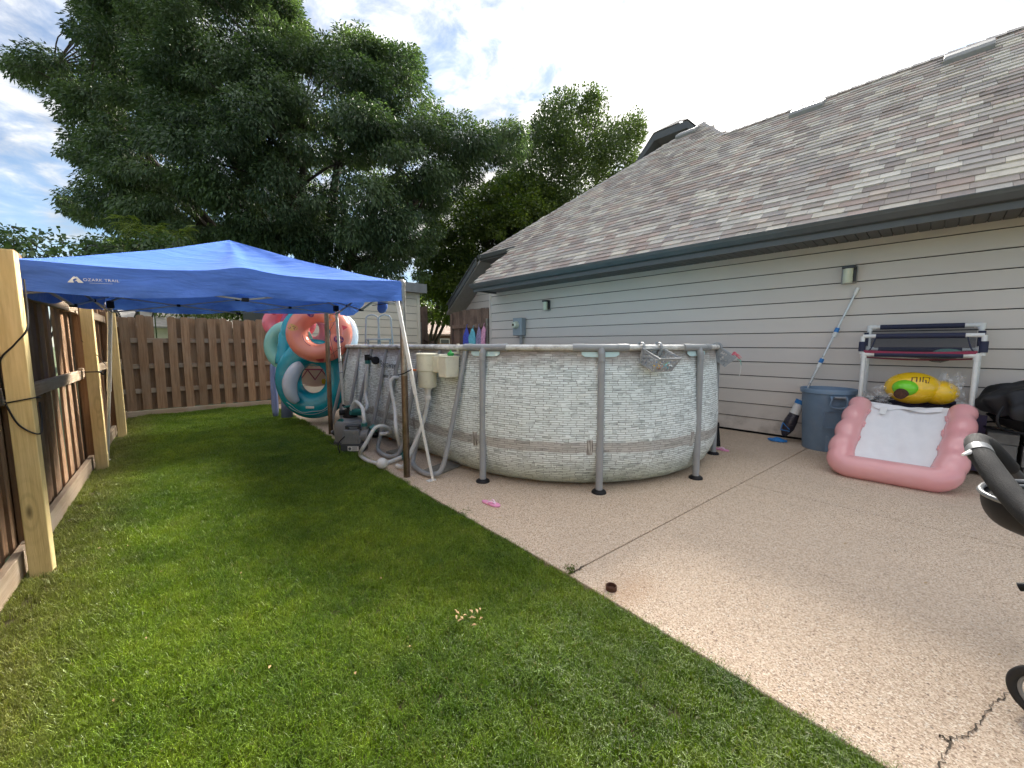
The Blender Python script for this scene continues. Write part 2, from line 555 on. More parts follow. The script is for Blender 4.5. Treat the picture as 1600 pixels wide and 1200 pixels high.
def leaf_mat(name, c1, c2, trans=.35):
    mt, k, b = base_mat(name)
    at = k.new('ShaderNodeAttribute', attribute_name='tone')
    c = k.ramp(at.outputs['Fac'], [(0, c1), (1, c2)])
    k.l.new(c, b.inputs['Base Color'])
    b.inputs['Roughness'].default_value = .5
    b.inputs['Specular IOR Level'].default_value = .4
    tr = k.new('ShaderNodeBsdfTranslucent')
    k.l.new(k.mix(1.0, c, (1.5, 1.7, .7), 'MULTIPLY'), tr.inputs[0])
    mx = k.new('ShaderNodeMixShader', i_0=trans, i_1=b.outputs[0], i_2=tr.outputs[0])
    k.l.new(mx.outputs[0], k.n['Material Output'].inputs[0])
    return mt


M['leaf_locust'] = leaf_mat('locust_leaf', (.026, .052, .026), (.135, .185, .095), .25)
M['leaf_maple'] = leaf_mat('maple_leaf', (.020, .038, .013), (.080, .112, .032), .25)
M['leaf_linden'] = leaf_mat('linden_leaf', (.028, .055, .014), (.13, .17, .025), .3)
M['leaf_sapling'] = leaf_mat('sapling_leaf', (.035, .065, .030), (.10, .15, .055), .3)
M['leaf_weed'] = leaf_mat('weed_leaf', (.06, .10, .02), (.20, .24, .05), .3)


def grass_mat():
    mt, k, b = base_mat('grass_blade')
    at = k.new('ShaderNodeAttribute', attribute_name='tone')
    pos = k.new('ShaderNodeNewGeometry').outputs['Position']
    p1 = k.noise(pos, 1.3, 4, .6, .3)
    p2 = k.noise(pos, 6.0, 4, .6)
    base = k.ramp(k.math('ADD', k.math('MULTIPLY', p1, .6), k.math('MULTIPLY', p2, .4)),
                  [(.30, (.050, .115, .010)), (.5, (.125, .20, .012)), (.70, (.235, .30, .022))])
    dx = k.new('ShaderNodeSeparateXYZ', i_0=pos)
    # thin, strawy strip along the kick boards of the fence
    dry = k.math('MULTIPLY', k.rng(k.math('ADD', k.math('SUBTRACT', dx.outputs[0], k.math('MULTIPLY', k.math('SUBTRACT', dx.outputs[1], 3.5), .055)), k.math('MULTIPLY', p2, .7)), -.08, .30, 1, 0), .62)
    p3 = k.noise(pos, 2.1, 3, .5)
    dry = k.math('MAXIMUM', dry, k.rng(p3, .64, .80, 0, .5))
    base = k.mix(dry, base, (.20, .185, .06))
    tv = k.rng(at.outputs['Fac'], 0, 1, .55, 1.55)
    c = k.mix(1.0, base, k.new('ShaderNodeCombineXYZ', i_0=tv, i_1=tv, i_2=tv).outputs[0], 'MULTIPLY')
    c = k.mix(k.rng(at.outputs['Fac'], .955, .96, 0, .85), c, (.34, .29, .12))
    k.l.new(c, b.inputs['Base Color'])
    b.inputs['Roughness'].default_value = .45
    b.inputs['Specular IOR Level'].default_value = .45
    tr = k.new('ShaderNodeBsdfTranslucent')
    k.l.new(k.mix(1.0, c, (1.4, 1.6, .6), 'MULTIPLY'), tr.inputs[0])
    mx = k.new('ShaderNodeMixShader', i_0=.28, i_1=b.outputs[0], i_2=tr.outputs[0])
    k.l.new(mx.outputs[0], k.n['Material Output'].inputs[0])
    return mt


M['grass'] = grass_mat()


def ground_mat():
    mt, k, b = base_mat('distant_ground')
    pos = k.new('ShaderNodeNewGeometry').outputs['Position']
    c = k.ramp(k.noise(pos, .6, 6, .6), [(.3, (.05, .085, .025)), (.7, (.10, .11, .045))])
    k.l.new(c, b.inputs['Base Color'])
    b.inputs['Roughness'].default_value = .95
    return mt


M['ground'] = ground_mat()


def roof_far_mat():
    mt, k, b = base_mat('far_roof_shingles')
    pos = k.new('ShaderNodeNewGeometry').outputs['Position']
    n = k.noise(pos, 5, 5, .7)
    c = k.ramp(n, [(.3, (.17, .12, .095)), (.7, (.36, .28, .23))])
    k.l.new(c, b.inputs['Base Color'])
    b.inputs['Roughness'].default_value = .9
    return mt


M['roof_far'] = roof_far_mat()
M['water'] = plain('pool_water', (.10, .42, .52), .08, 0, .1, 2)
M['liner_in'] = plain('pool_liner_inside', (.60, .80, .82), .4, 0, .06, 6)

# ------------------------------------------------------------------ mesh helpers
class MB:
    def __init__(s):
        s.v, s.f = [], []
    def add(s, vs, fs):
        n = len(s.v)
        s.v.extend([tuple(p) for p in vs])
        s.f.extend([tuple(i + n for i in f) for f in fs])
        return s
    def box(s, c, d, rot=None):
        x, y, z = d[0] / 2, d[1] / 2, d[2] / 2
        vs = [Vector(p) for p in ((-x, -y, -z), (x, -y, -z), (x, y, -z), (-x, y, -z), (-x, -y, z), (x, -y, z), (x, y, z), (-x, y, z))]
        if rot is not None:
            vs = [rot @ p for p in vs]
        c = Vector(c)
        return s.add([p + c for p in vs], [(0, 3, 2, 1), (4, 5, 6, 7), (0, 1, 5, 4), (1, 2, 6, 5), (2, 3, 7, 6), (3, 0, 4, 7)])
    def bar(s, a, b, w, h, up=(0, 0, 1)):
        """rectangular bar from a to b"""
        a, b = Vector(a), Vector(b)
        d = (b - a).normalized()
        u = Vector(up)
        x = d.cross(u)
        if x.length < 1e-4:
            x = d.cross(Vector((0, 1, 0)))
        x.normalize()
        y = x.cross(d)
        rot = Matrix((x, d, y)).transposed()
        return s.box((a + b) / 2, (w, (b - a).length, h), rot)
    def tube(s, pts, r, n=10, closed=False, caps=True, flat=1.0):
        pts = [Vector(p) for p in pts]
        m_ = len(pts)
        rr = r if isinstance(r, (list, tuple)) else [r] * m_
        tang = []
        for i in range(m_):
            a = pts[(i - 1) % m_] if (closed or i) else pts[0]
            b = pts[(i + 1) % m_] if (closed or i < m_ - 1) else pts[-1]
            tang.append((b - a).normalized())
        ref = Vector((0, 0, 1)) if abs(tang[0].z) < .9 else Vector((1, 0, 0))
        nx = tang[0].cross(ref).normalized()
        vs, fs = [], []
        for i in range(m_):
            nx = nx - tang[i] * nx.dot(tang[i])
            nx.normalize()
            ny = tang[i].cross(nx)
            for j in range(n):
                a = 2 * math.pi * j / n
                vs.append(pts[i] + (nx * math.cos(a) + ny * math.sin(a) * flat) * rr[i])
        for i in range(m_ if closed else m_ - 1):
            k = (i + 1) % m_
            for j in range(n):
                l = (j + 1) % n
                fs.append((i * n + j, i * n + l, k * n + l, k * n + j))
        if caps and not closed:
            fs.append(tuple(range(n))[::-1])
            fs.append(tuple((m_ - 1) * n + j for j in range(n)))
        return s.add(vs, fs)
    def lathe(s, prof, c=(0, 0, 0), rot=None, n=24, sx=1, sy=1):
        c = Vector(c)
        vs, fs = [], []
        for (r_, z) in prof:
            for j in range(n):
                a = 2 * math.pi * j / n
                p = Vector((r_ * math.cos(a) * sx, r_ * math.sin(a) * sy, z))
                if rot is not None:
                    p = rot @ p
                vs.append(p + c)
        for i in range(len(prof) - 1):
            for j in range(n):
                l = (j + 1) % n
                fs.append((i * n + j, i * n + l, (i + 1) * n + l, (i + 1) * n + j))
        fs.append(tuple(range(n))[::-1])
        fs.append(tuple((len(prof) - 1) * n + j for j in range(n)))
        return s.add(vs, fs)
    def ball(s, c, r, n=16, rot=None):
        rx, ry, rz = r if isinstance(r, (tuple, list)) else (r, r, r)
        prof = [(math.sin(math.pi * i / n) * 1.0 + 1e-4, -math.cos(math.pi * i / n)) for i in range(n + 1)]
        tmp = MB().lathe(prof, n=n * 2)
        vs = [Vector((p[0] * rx, p[1] * ry, p[2] * rz)) for p in tmp.v]
        if rot is not None:
            vs = [rot @ p for p in vs]
        return s.add([p + Vector(c) for p in vs], tmp.f)
    def prism(s, poly, a, b):
        """extrude a closed 3-D polygon from offset a to offset b (vectors)"""
        n = len(poly)
        a, b = Vector(a), Vector(b)
        vs = [Vector(p) + a for p in poly] + [Vector(p) + b for p in poly]
        fs = [tuple(range(n))[::-1], tuple(range(n, 2 * n))]
        for i in range(n):
            j = (i + 1) % n
            fs.append((i, j, n + j, n + i))
        return s.add(vs, fs)
    def grid(s, fn, nu, nv, closed_u=False):
        vs = [fn(i / nu, j / nv) for j in range(nv + 1) for i in range(nu + (0 if closed_u else 1))]
        w_ = nu + (0 if closed_u else 1)
        fs = []
        for j in range(nv):
            for i in range(nu):
                k = (i + 1) % w_
                fs.append((j * w_ + i, j * w_ + k, (j + 1) * w_ + k, (j + 1) * w_ + i))
        return s.add(vs, fs)
    def mesh(s, name, mat, smooth=None):
        me = bpy.data.meshes.new(name)
        me.from_pydata([tuple(p) for p in s.v], [], s.f)
        me.materials.append(mat)
        b = bmesh.new()
        b.from_mesh(me)
        bmesh.ops.recalc_face_normals(b, faces=b.faces)
        b.to_mesh(me)
        b.free()
        if smooth:
            me.polygons.foreach_set('use_smooth', [True] * len(me.polygons))
            if smooth is not True:
                me.set_sharp_from_angle(angle=R(smooth))
        return me


ORG = {}


def org(o):
    return ORG.get(o.name, Vector((0, 0, 0))) if o else Vector((0, 0, 0))


def obj(name, mb, mat, parent=None, smooth=40, bevel=0, local=False, solid=0):
    """one mesh object; vertices are given in world space unless local"""
    mb2 = mb
    if parent is not None and not local:
        mb2 = MB()
        off = org(parent)
        mb2.v = [(p[0] - off.x, p[1] - off.y, p[2] - off.z) for p in mb.v]
        mb2.f = mb.f
    me = mb2.mesh(name, M[mat] if isinstance(mat, str) else mat, smooth)
    o = bpy.data.objects.new(name, me)
    COL.objects.link(o)
    if parent is not None:
        o.parent = parent
        ORG[o.name] = org(parent).copy()
    if solid:
        md = o.modifiers.new('thickness', 'SOLIDIFY')
        md.thickness = solid
        md.offset = 0
    if bevel:
        md = o.modifiers.new('edge', 'BEVEL')
        md.width = bevel
        md.segments = 2
        md.limit_method = 'ANGLE'
        md.angle_limit = R(40)
    return o


def tag(o, label=None, cat=None, group=None, kind=None):
    if label:
        o['label'] = label
    if cat:
        o['category'] = cat
    if group:
        o['group'] = group
    if kind:
        o['kind'] = kind
    return o


def thing(name, loc, label, cat, group=None, rot=None):
    o = bpy.data.objects.new(name, None)
    o.empty_display_size = .1
    o.location = loc
    if rot:
        o.rotation_euler = rot
    COL.objects.link(o)
    ORG[o.name] = Vector(loc)
    return tag(o, label, cat, group)


def inst(name, me, parent, loc, rot=None, scale=None):
    """another object on shared mesh data, world location"""
    o = bpy.data.objects.new(name, me)
    COL.objects.link(o)
    o.parent = parent
    o.location = Vector(loc) - org(parent)
    ORG[o.name] = Vector(loc)
    if rot:
        o.rotation_euler = rot
    if scale:
        o.scale = scale
    return o


def ray(x, y):
    return FW + RT * ((x - 800) / FPX) + UP * ((600 - y) / FPX)


def at_d(x, y, d):
    return EYE + ray(x, y) * d


def at_x(x, y, X):
    d = ray(x, y)
    return EYE + d * (X / d.x)


def at_y(x, y, Y):
    d = ray(x, y)
    return EYE + d * (Y / d.y)


def at_z(x, y, z=0.0):
    d = ray(x, y)
    return EYE + d * ((z - EYE.z) / d.z)


def smooth_path(pts, n=6):
    """Catmull-Rom through the points"""
    pts = [Vector(p) for p in pts]
    out = []
    for i in range(len(pts) - 1):
        p0 = pts[max(i - 1, 0)]
        p1, p2 = pts[i], pts[i + 1]
        p3 = pts[min(i + 2, len(pts) - 1)]
        for k in range(n):
            u = k / n
            out.append(.5 * ((2 * p1) + (p2 - p0) * u + (2 * p0 - 5 * p1 + 4 * p2 - p3) * u * u + (3 * p1 - p0 - 3 * p2 + p3) * u ** 3))
    out.append(pts[-1])
    return out


def np_mesh(name, verts, faces_n, mat, tone=None, smooth=False):
    """fast mesh from a numpy vertex array where every faces_n verts make a face"""
    me = bpy.data.meshes.new(name)
    nv = len(verts)
    nf = nv // faces_n
    me.vertices.add(nv)
    me.vertices.foreach_set('co', verts.astype(np.float32).ravel())
    me.loops.add(nv)
    me.loops.foreach_set('vertex_index', np.arange(nv, dtype=np.int32))
    me.polygons.add(nf)
    me.polygons.foreach_set('loop_start', np.arange(0, nv, faces_n, dtype=np.int32))
    me.polygons.foreach_set('loop_total', np.full(nf, faces_n, dtype=np.int32))
    if tone is not None:
        a = me.attributes.new('tone', 'FLOAT', 'POINT')
        a.data.foreach_set('value', np.repeat(tone, faces_n).astype(np.float32))
    me.materials.append(mat)
    me.update(calc_edges=True)
    return me


# ------------------------------------------------------------------ ground, lawn, patio
gb = MB()
gb.add([(-300, -300, -.06), (300, -300, -.06), (300, 300, -.06), (-300, 300, -.06)], [(0, 1, 2, 3)])
tag(obj('ground', gb, 'ground', smooth=False), kind='structure')


def edge_x(y):
    """where the lawn meets the slab"""
    return np.interp(y, [-3, 0, 1.34, 3.3, 4.4, 5.9, 7.1, 9.8], [1.37, 1.60, 1.70, 1.765, 1.83, 1.89, 1.97, 2.01])


lb = MB()
ys = np.linspace(-3, 9.8, 40)
lb.grid(lambda u, v: (-.62 + (float(edge_x(-3 + 12.8 * v)) + .0 + .62) * u, -3 + 12.8 * v, -.035 + .012 * math.sin(u * 9 + v * 23)), 8, 40)
tag(obj('lawn', lb, 'soil', smooth=True), kind='structure')

patio = bpy.data.objects.new('patio', None)
COL.objects.link(patio)
tag(patio, kind='structure')
base = MB().box((4.2, 3.4, -.075), (5.2, 13.4, .03))
obj('slab_bed', base, 'joint', patio, smooth=False)


def jy(x):
    return 1.34 - (x - 1.7) * .075


g_ = .0042


def slab(poly):
    b = MB()
    b.prism([(x, y, 0) for x, y in poly], (0, 0, -.06), (0, 0, 0))
    return obj('concrete_slab', b, 'concrete', patio, smooth=False, bevel=.006)


yy = [1.34, 2.3, 3.3, 4.1, 4.9, 6.5, 8.2, 9.75]
slab([(float(edge_x(1.34)), jy(1.715) + g_), (6.52, jy(6.52) + g_), (6.52, 9.75)] + [(float(edge_x(y)), y) for y in yy[::-1][:-1]])
slab([(float(edge_x(-3)), -3), (3.989 - g_, -3), (4.048 - g_, jy(4.05) - g_), (float(edge_x(1.3)), jy(1.715) - g_), (float(edge_x(0)), 0)])
slab([(3.99 + g_, -3), (6.52, -3), (6.52, jy(6.52) - g_), (4.05 + g_, jy(4.05) - g_)])


def crack(pts, w0):
    """a jagged open crack"""
    P = []
    for i in range(len(pts) - 1):
        a, b = Vector(pts[i]), Vector(pts[i + 1])
        k = 7
        for j in range(k):
            p = a.lerp(b, j / k)
            if i or j:
                p += Vector((random.uniform(-1, 1), random.uniform(-1, 1), 0)) * .009
            P.append(p)
    P.append(Vector(pts[-1]))
    L, Rr = [], []
    for i, p in enumerate(P):
        q = P[min(i + 1, len(P) - 1)] - P[max(i - 1, 0)]
        n = Vector((-q.y, q.x, 0)).normalized()
        wd = w0 * random.uniform(.25, 1.3)
        L.append(p + n * wd)
        Rr.append(p - n * wd)
    vs = L + Rr
    n = len(P)
    return MB().add(vs, [(i, i + 1, n + i + 1, n + i) for i in range(n - 1)])


cp = [at_z(x, y, .003) for x, y in ((1610, 1022), (1592, 1055), (1572, 1083), (1557, 1095), (1539, 1115), (1528, 1138), (1505, 1148), (1482, 1158), (1474, 1180), (1468, 1215))]
obj('crack', crack(cp, .0026), 'joint', patio, smooth=False)
cp = [at_z(x, y, .003) for x, y in ((1486, 1156), (1470, 1150), (1490, 1162))]
obj('crack', crack(cp, .0022), 'joint', patio, smooth=False)
# hairline branch at the slab corner by the lawn
cp = [at_z(x, y, .003) for x, y in ((912, 884), (903, 890), (897, 893), (888, 896))]
obj('crack', crack(cp, .006), 'joint', patio, smooth=False)

# ------------------------------------------------------------------ house
XW = 6.53
EX, EZ, SL = 5.80, 2.69, .80      # eave line and pitch of the main slope
RX = 9.95
RZ = EZ + SL * (RX - EX)
HY0, HY1 = -6.0, 7.75
house = thing('house', (9.0, 1.0, 0), 'single-storey house with taupe lap siding and a steep brown shingle roof', 'house')
core = MB()
core.prism([(XW + .02, HY0, .02), (XW + .02, HY1 - .02, .02), (14, HY1 - .02, .02), (14, HY0, .02)], (0, 0, 0), (0, 0, 2.64))
wall = obj('wall', core, 'lapshadow', house, smooth=False)
foot = MB().box((XW + .035, (HY0 + HY1) / 2, .0), (.03, HY1 - HY0 - .03, .06))
obj('footing', foot, 'black', house, smooth=False)


def lap_plank(L, h, t0=.012, t1=.026):
    """a lap board: thicker at its lower edge; origin at lower left, runs along +Y, face to -X"""
    b = MB()
    b.prism([(0, 0, 0), (-t1, 0, 0), (-t0, 0, h - .011), (0, 0, h - .011)], (0, 0, 0), (0, L, 0))  # board stops short, so the shadow-dark core shows as the lap line
    return b


rows = [.030 + .2045 * i for i in range(13)]
pm = lap_plank(HY1 - HY0 - .05, .2045).mesh('plank', M['siding'])
for z in rows:
    h_ = z
    o = inst('plank', pm, wall, (XW + .012, HY0, z))
cb = MB().box((XW + .0, HY1 - .02, 1.35), (.045, .05, 2.62))
obj('corner_board', cb, 'siding', house, bevel=.004)

# wing beyond the corner, set back
WX = 7.75
wing = MB()
wing.prism([(WX + .02, HY1 - .01, .02), (WX + .02, 10.45, .02), (WX + .02, 10.45, 2.75), (WX + .02, 9.1, 3.9), (WX + .02, HY1 - .01, 3.9)], (0, 0, 0), (6.2, 0, 0))
ww = obj('wing_wall', wing, 'lapshadow', house, smooth=False)
for i in range(19):
    z = .03 + .12 + .2045 * i
    # boards shorten under the sloping rake
    yend = 10.45 if z < 2.50 else 10.45 - (z - 2.50) / .83
    if yend < HY1 + .1:
        break
    b = lap_plank(yend - HY1, .2045)
    b.v = [(p[0] + WX + .012, p[1] + HY1, p[2] + z) for p in b.v]
    obj('plank', b, 'siding', ww, smooth=False)
cb = MB().box((WX + .0, 10.45, 1.3), (.045, .06, 2.5))
obj('corner_board', cb, 'siding', house, bevel=.004)


def rz_at(x):
    return EZ + SL * (x - EX)


# roof deck: main slope with the wing's higher, clipped eave on its far left
NOTCH_X = 7.13                     # eave line of the clipped wing gable
NOTCH_Y = 7.52                     # where the low eave stops
HIP0 = (NOTCH_X, 8.86)             # lower end of the hip
HIP1 = (11.45, 4.70)               # apex of the wing ridge
RIDGE_END = 3.62
poly = [(EX, HY0), (RX, HY0), (RX, RIDGE_END), HIP1, HIP0, (NOTCH_X, NOTCH_Y), (EX, NOTCH_Y)]
# the wing ridge meets the main ridge in a valley: keep one plane for the visible slope
rd = MB()
top = [(x, y, rz_at(x)) for x, y in poly]
rd.prism(top, (0, 0, -.10), (0, 0, -.012))
roof = obj('roof', rd, 'fascia', house, smooth=False)
# far slopes that close the volume
cl_ = MB()
E_ = 14.1
cl_.prism([(RX, HY0, RZ), (RX, RIDGE_END, RZ), (E_, RIDGE_END, EZ), (E_, HY0, EZ)], (0, 0, -.10), (0, 0, -.012))
cl_.prism([(RX + .02, RIDGE_END, RZ), (*HIP1, rz_at(HIP1[0])), (16.5, HIP1[1], rz_at(HIP1[0])), (16.5, 1.5, RZ - .9)], (0, 0, -.10), (0, 0, -.012))
cl_.prism([(*HIP0, rz_at(HIP0[0])), (*HIP1, rz_at(HIP1[0])), (16.5, HIP1[1], rz_at(HIP1[0])), (16.5, 8.86, rz_at(HIP0[0]))], (0, 0, -.10), (0, 0, -.012))
cl_.prism([(NOTCH_X + .3, 8.86, 3.72), (16.5, 8.86, 3.72), (16.5, 10.6, 2.3), (NOTCH_X + .02, 10.6, 2.3), (NOTCH_X + .02, 8.86, 3.72)], (0, 0, -.08), (0, 0, 0))
obj('roof_slope', cl_, 'shingle', house, smooth=False)

# shingles: tabs 14.3 cm to the weather, each a slab of its own
TONES = [(.47, .40, .36), (.42, .33, .30), (.50, .46, .42), (.58, .54, .48), (.36, .315, .295), (.29, .25, .24), (.40, .33, .31), (.48, .455, .43), (.35, .32, .315), (.60, .57, .53), (.42, .385, .365), (.44, .41, .40)]
CL = math.hypot(1, SL)
ux = Vector((1 / CL, 0, SL / CL))            # up the slope
nrm = Vector((-SL / CL, 0, 1 / CL))
EXPO = .143


def inside(x, y):
    if x < EX - .03 or x > RX and y < RIDGE_END:
        return False
    if y > NOTCH_Y and x < NOTCH_X:
        return False
    if x > HIP1[0]:
        return False
    hx = HIP0[0] + (HIP0[1] - y) * (HIP1[0] - HIP0[0]) / (HIP0[1] - HIP1[1])
    if x > NOTCH_X - .01 and y > HIP1[1] and x > hx + .03:
        pass
    # left boundary: the hip
    if y > HIP1[1] and y > HIP0[1] - (x - HIP0[0]) * (HIP0[1] - HIP1[1]) / (HIP1[0] - HIP0[0]) and x >= NOTCH_X:
        return False
    if y > HIP0[1]:
        return False
    # right boundary of the wing piece above the main ridge
    if x > RX:
        yr = RIDGE_END + (x - RX) * (HIP1[1] - RIDGE_END) / (HIP1[0] - RX)
        if y < yr:
            return False
    return True


tabs = []
ncourse = int((HIP1[0] - EX) * CL / EXPO)
for c in range(ncourse):
    s0 = c * EXPO - .02
    y = HY0 + random.uniform(0, .3)
    while y < HIP0[1]:
        wd = random.choice((.15, .18, .22, .26, .30, .20))
        xm = EX + (s0 + EXPO / 2) / CL
        if inside(xm, y + wd / 2):
            tone = random.choice(TONES)
            f = random.uniform(.95, 1.2)
            # laminated tabs stand proud of the strips between them
            proud = random.choice((0, 0, .006))
            tabs.append((s0, y, wd, tuple(q * f * w_ for q, w_ in zip(tone, (1.03, 1.0, .945))), proud))
        y += wd


def tab_geo(s0, y, wd, proud):
    a = Vector((EX, 0, EZ)) + ux * s0
    b_ = a + ux * (EXPO + .03)
    lo = nrm * (.017 + proud)
    hi = nrm * .001
    w_ = wd - .003
    vs = [a + Vector((0, y, 0)), a + Vector((0, y + w_, 0)), b_ + Vector((0, y + w_, 0)), b_ + Vector((0, y, 0))]
    return [vs[0] + nrm * -.004, vs[1] + nrm * -.004, vs[0] + lo, vs[1] + lo, vs[3] + hi, vs[2] + hi]


TF = [(0, 1, 3, 2), (2, 3, 5, 4), (0, 2, 4), (1, 5, 3)]


def px_of(p):
    v = p - EYE
    z = v.dot(FW)
    return 800 + FPX * v.dot(RT) / z, 600 - FPX * v.dot(UP) / z, z


scored = []
for i, (s0, y, wd, tone, pr) in enumerate(tabs):
    c_ = Vector((EX, 0, EZ)) + ux * (s0 + EXPO / 2) + Vector((0, y + wd / 2, 0))
    px, py, z = px_of(c_)
    vis = z > 0 and 0 < px < 1600 and py > 0
    scored.append((wd / (z * z) if vis else 0, i))
scored.sort(reverse=True)
single = {i for sc_, i in scored[:290]}
mesh_cache = {}
allv, allf, allc = [], [], []
for i, (s0, y, wd, tone, pr) in enumerate(tabs):
    if i in single:
        key = (round(wd, 2), pr, random.randrange(10))
        if key not in mesh_cache:
            b = MB().add([p - Vector((EX, 0, EZ)) for p in tab_geo(0, 0, wd, pr)], TF)
            me = b.mesh('shingle', M['shingle'])
            ca = me.attributes.new('tone', 'FLOAT_COLOR', 'POINT')
            ca.data.foreach_set('color', np.tile(np.array((*tone, 1), dtype=np.float32), len(me.vertices)))
            mesh_cache[key] = me
        inst('shingle', mesh_cache[key], roof, Vector((EX, y, EZ)) + ux * s0)
    else:
        n = len(allv)
        allv.extend(tab_geo(s0, y, wd, pr))
        allf.extend([tuple(q + n for q in f) for f in TF])
        allc.extend([(*tone, 1)] * 6)
b = MB().add(allv, allf)
of = obj('shingle_field', b, 'shingle', roof, smooth=False)
ca = of.data.attributes.new('tone', 'FLOAT_COLOR', 'POINT')
ca.data.foreach_set('color', np.array(allc, dtype=np.float32).ravel())
of['kind'] = 'stuff'


def tone_all(o, c):
    ca = o.data.attributes.new('tone', 'FLOAT_COLOR', 'POINT')
    ca.data.foreach_set('color', np.tile(np.array((*c, 1), dtype=np.float32), len(o.data.vertices)))


# ridge and hip caps
def caps(a, b, name='ridge_cap', stepl=.2):
    a, b = Vector(a), Vector(b)
    n = max(2, int((b - a).length / stepl))
    mb_ = MB()
    d = (b - a) / n
    side = d.cross(Vector((0, 0, 1))).normalized()
    for i in range(n):
        p, q = a + d * i, a + d * (i + 1.18)
        h0, h1 = .030, .012
        dn = Vector((0, 0, -.075))
        mb_.add([p + side * .14 + dn, p + Vector((0, 0, h0)), p - side * .14 + dn, q + side * .14 + dn, q + Vector((0, 0, h1)), q - side * .14 + dn],
                [(0, 1, 4, 3), (1, 2, 5, 4), (0, 2, 1), (3, 4, 5), (0, 3, 5, 2)])
    o = obj(name, mb_, 'shingle', roof, smooth=False)
    tone_all(o, (.44, .40, .375))
    return o


caps((RX, RIDGE_END, RZ), (RX, HY0, RZ))
caps((*HIP0, rz_at(HIP0[0])), (*HIP1, rz_at(HIP1[0])), 'hip_cap')
caps((*HIP1, rz_at(HIP1[0])), (RX, RIDGE_END, RZ), 'hip_cap')
# low box vents just under the ridge
VENTS = ((-.02, 9.62), (2.0, 9.62), (4.9, 11.0))
for vy, vx in VENTS:
    c_ = Vector((vx, vy, rz_at(vx)))
    vb = MB()
    vr = Matrix((Vector((0, 1, 0)).cross(nrm), Vector((0, 1, 0)), nrm)).transposed()
    L2 = .26
    prof = [(-.22, .0), (-.20, .07), (-.12, .095), (.14, .06), (.2, .0)]
    vb.add([c_ + vr @ Vector((x, s_ * L2, z)) for s_ in (-1, 1) for x, z in prof],
           [(0, 1, 6, 5), (1, 2, 7, 6), (2, 3, 8, 7), (3, 4, 9, 8), (4, 0, 5, 9), (0, 4, 3, 2, 1), (5, 6, 7, 8, 9)])
    o = obj('roof_vent', vb, 'ventgrey', roof, smooth=False, bevel=.01)

# gutter, fascia, soffit
gu = MB()
gp = [(EX + .01, EZ - .015), (EX - .085, EZ - .005), (EX - .095, EZ - .02), (EX - .085, EZ - .05), (EX - .045, EZ - .105), (EX + .01, EZ - .115)]
gu.prism([(x, 0, z) for x, z in gp], (0, HY0, 0), (0, NOTCH_Y, 0))
gu.box((EX - .09, (HY0 + NOTCH_Y) / 2, EZ - .012), (.02, NOTCH_Y - HY0, .014))
obj('gutter', gu, 'fascia', house, smooth=False, bevel=.004)
fb = MB().box((EX + .025, (HY0 + NOTCH_Y) / 2 - .01, EZ - .095), (.024, NOTCH_Y - HY0 - .02, .17))
obj('fascia_board', fb, 'fascia', house, smooth=False)
# end board that closes the eave at the corner
eb = MB().prism([(EX + .04, NOTCH_Y - .03, 2.53), (XW + .15, NOTCH_Y - .03, 2.53), (XW + .15, NOTCH_Y - .03, rz_at(XW + .1) - .12), (EX + .04, NOTCH_Y - .03, rz_at(EX + .04) - .12)], (0, 0, 0), (0, .02, 0))
obj('eave_return', eb, 'fascia', house, smooth=False)
sm_ = MB().box(((EX + XW) / 2 + .02, 0, 0), (XW - EX - .05, .098, .012)).mesh('soffit_panel', M['soffit'])
sp_par = obj('soffit', MB().box(((EX + XW) / 2 + .02, (HY0 + NOTCH_Y) / 2, 2.578), (XW - EX - .05, NOTCH_Y - HY0 - .1, .006)), 'soffit', house, smooth=False)
ypos = HY0 + .08
sb = MB()
while ypos < NOTCH_Y - .06:
    sb.box(((EX + XW) / 2 + .02, ypos, 2.5675), (XW - EX - .055, .092, .013))
    ypos += .10
sp_ = obj('soffit_slats', sb, 'soffit', sp_par, smooth=False, bevel=.003)
sp_['kind'] = 'stuff'

# clipped gable: high eave with its gutter, sloping rake, soffits
cz = rz_at(NOTCH_X)
ge = MB()
gp2 = [(NOTCH_X + .02, cz - .01), (NOTCH_X - .075, cz - .0), (NOTCH_X - .085, cz - .02), (NOTCH_X - .05, cz - .10), (NOTCH_X + .02, cz - .12)]
ge.prism([(x, 0, z) for x, z in gp2], (0, NOTCH_Y - .1, 0), (0, HIP0[1] + .05, 0))
obj('gutter', ge, 'fascia', house, smooth=False, bevel=.004)
so_ = MB().box(((NOTCH_X + WX) / 2 + .05, (NOTCH_Y + 8.9) / 2, cz - .135), (WX - NOTCH_X + .1, 8.9 - NOTCH_Y, .02))
obj('soffit', so_, 'soffit', house, smooth=False)
# rake: from the clipped eave's end down to the left
ra, rb = Vector((NOTCH_X, 9.02, cz - .06)), Vector((NOTCH_X, 10.45, 2.53))
rk = MB()
up_ = Vector((0, 0, .15))
rk.prism([ra, rb, rb - up_, ra - up_], (-.02, 0, 0), (.01, 0, 0))
dd = (rb - ra).normalized()
rk.prism([ra + Vector((0, .03, .03)), rb + Vector((0, .03, .03)), rb + Vector((0, .05, -.02)), ra + Vector((0, .05, -.02))], (-.05, 0, 0), (.02, 0, 0))
obj('rake_board', rk, 'fascia', house, smooth=False)
rs = MB()
rs.prism([ra - up_ * .8, rb - up_ * .8, rb - up_ * .95, ra - up_ * .95], (.012, 0, 0), (WX - NOTCH_X + .05, 0, 0))
obj('rake_soffit', rs, 'soffit', house, smooth=False)

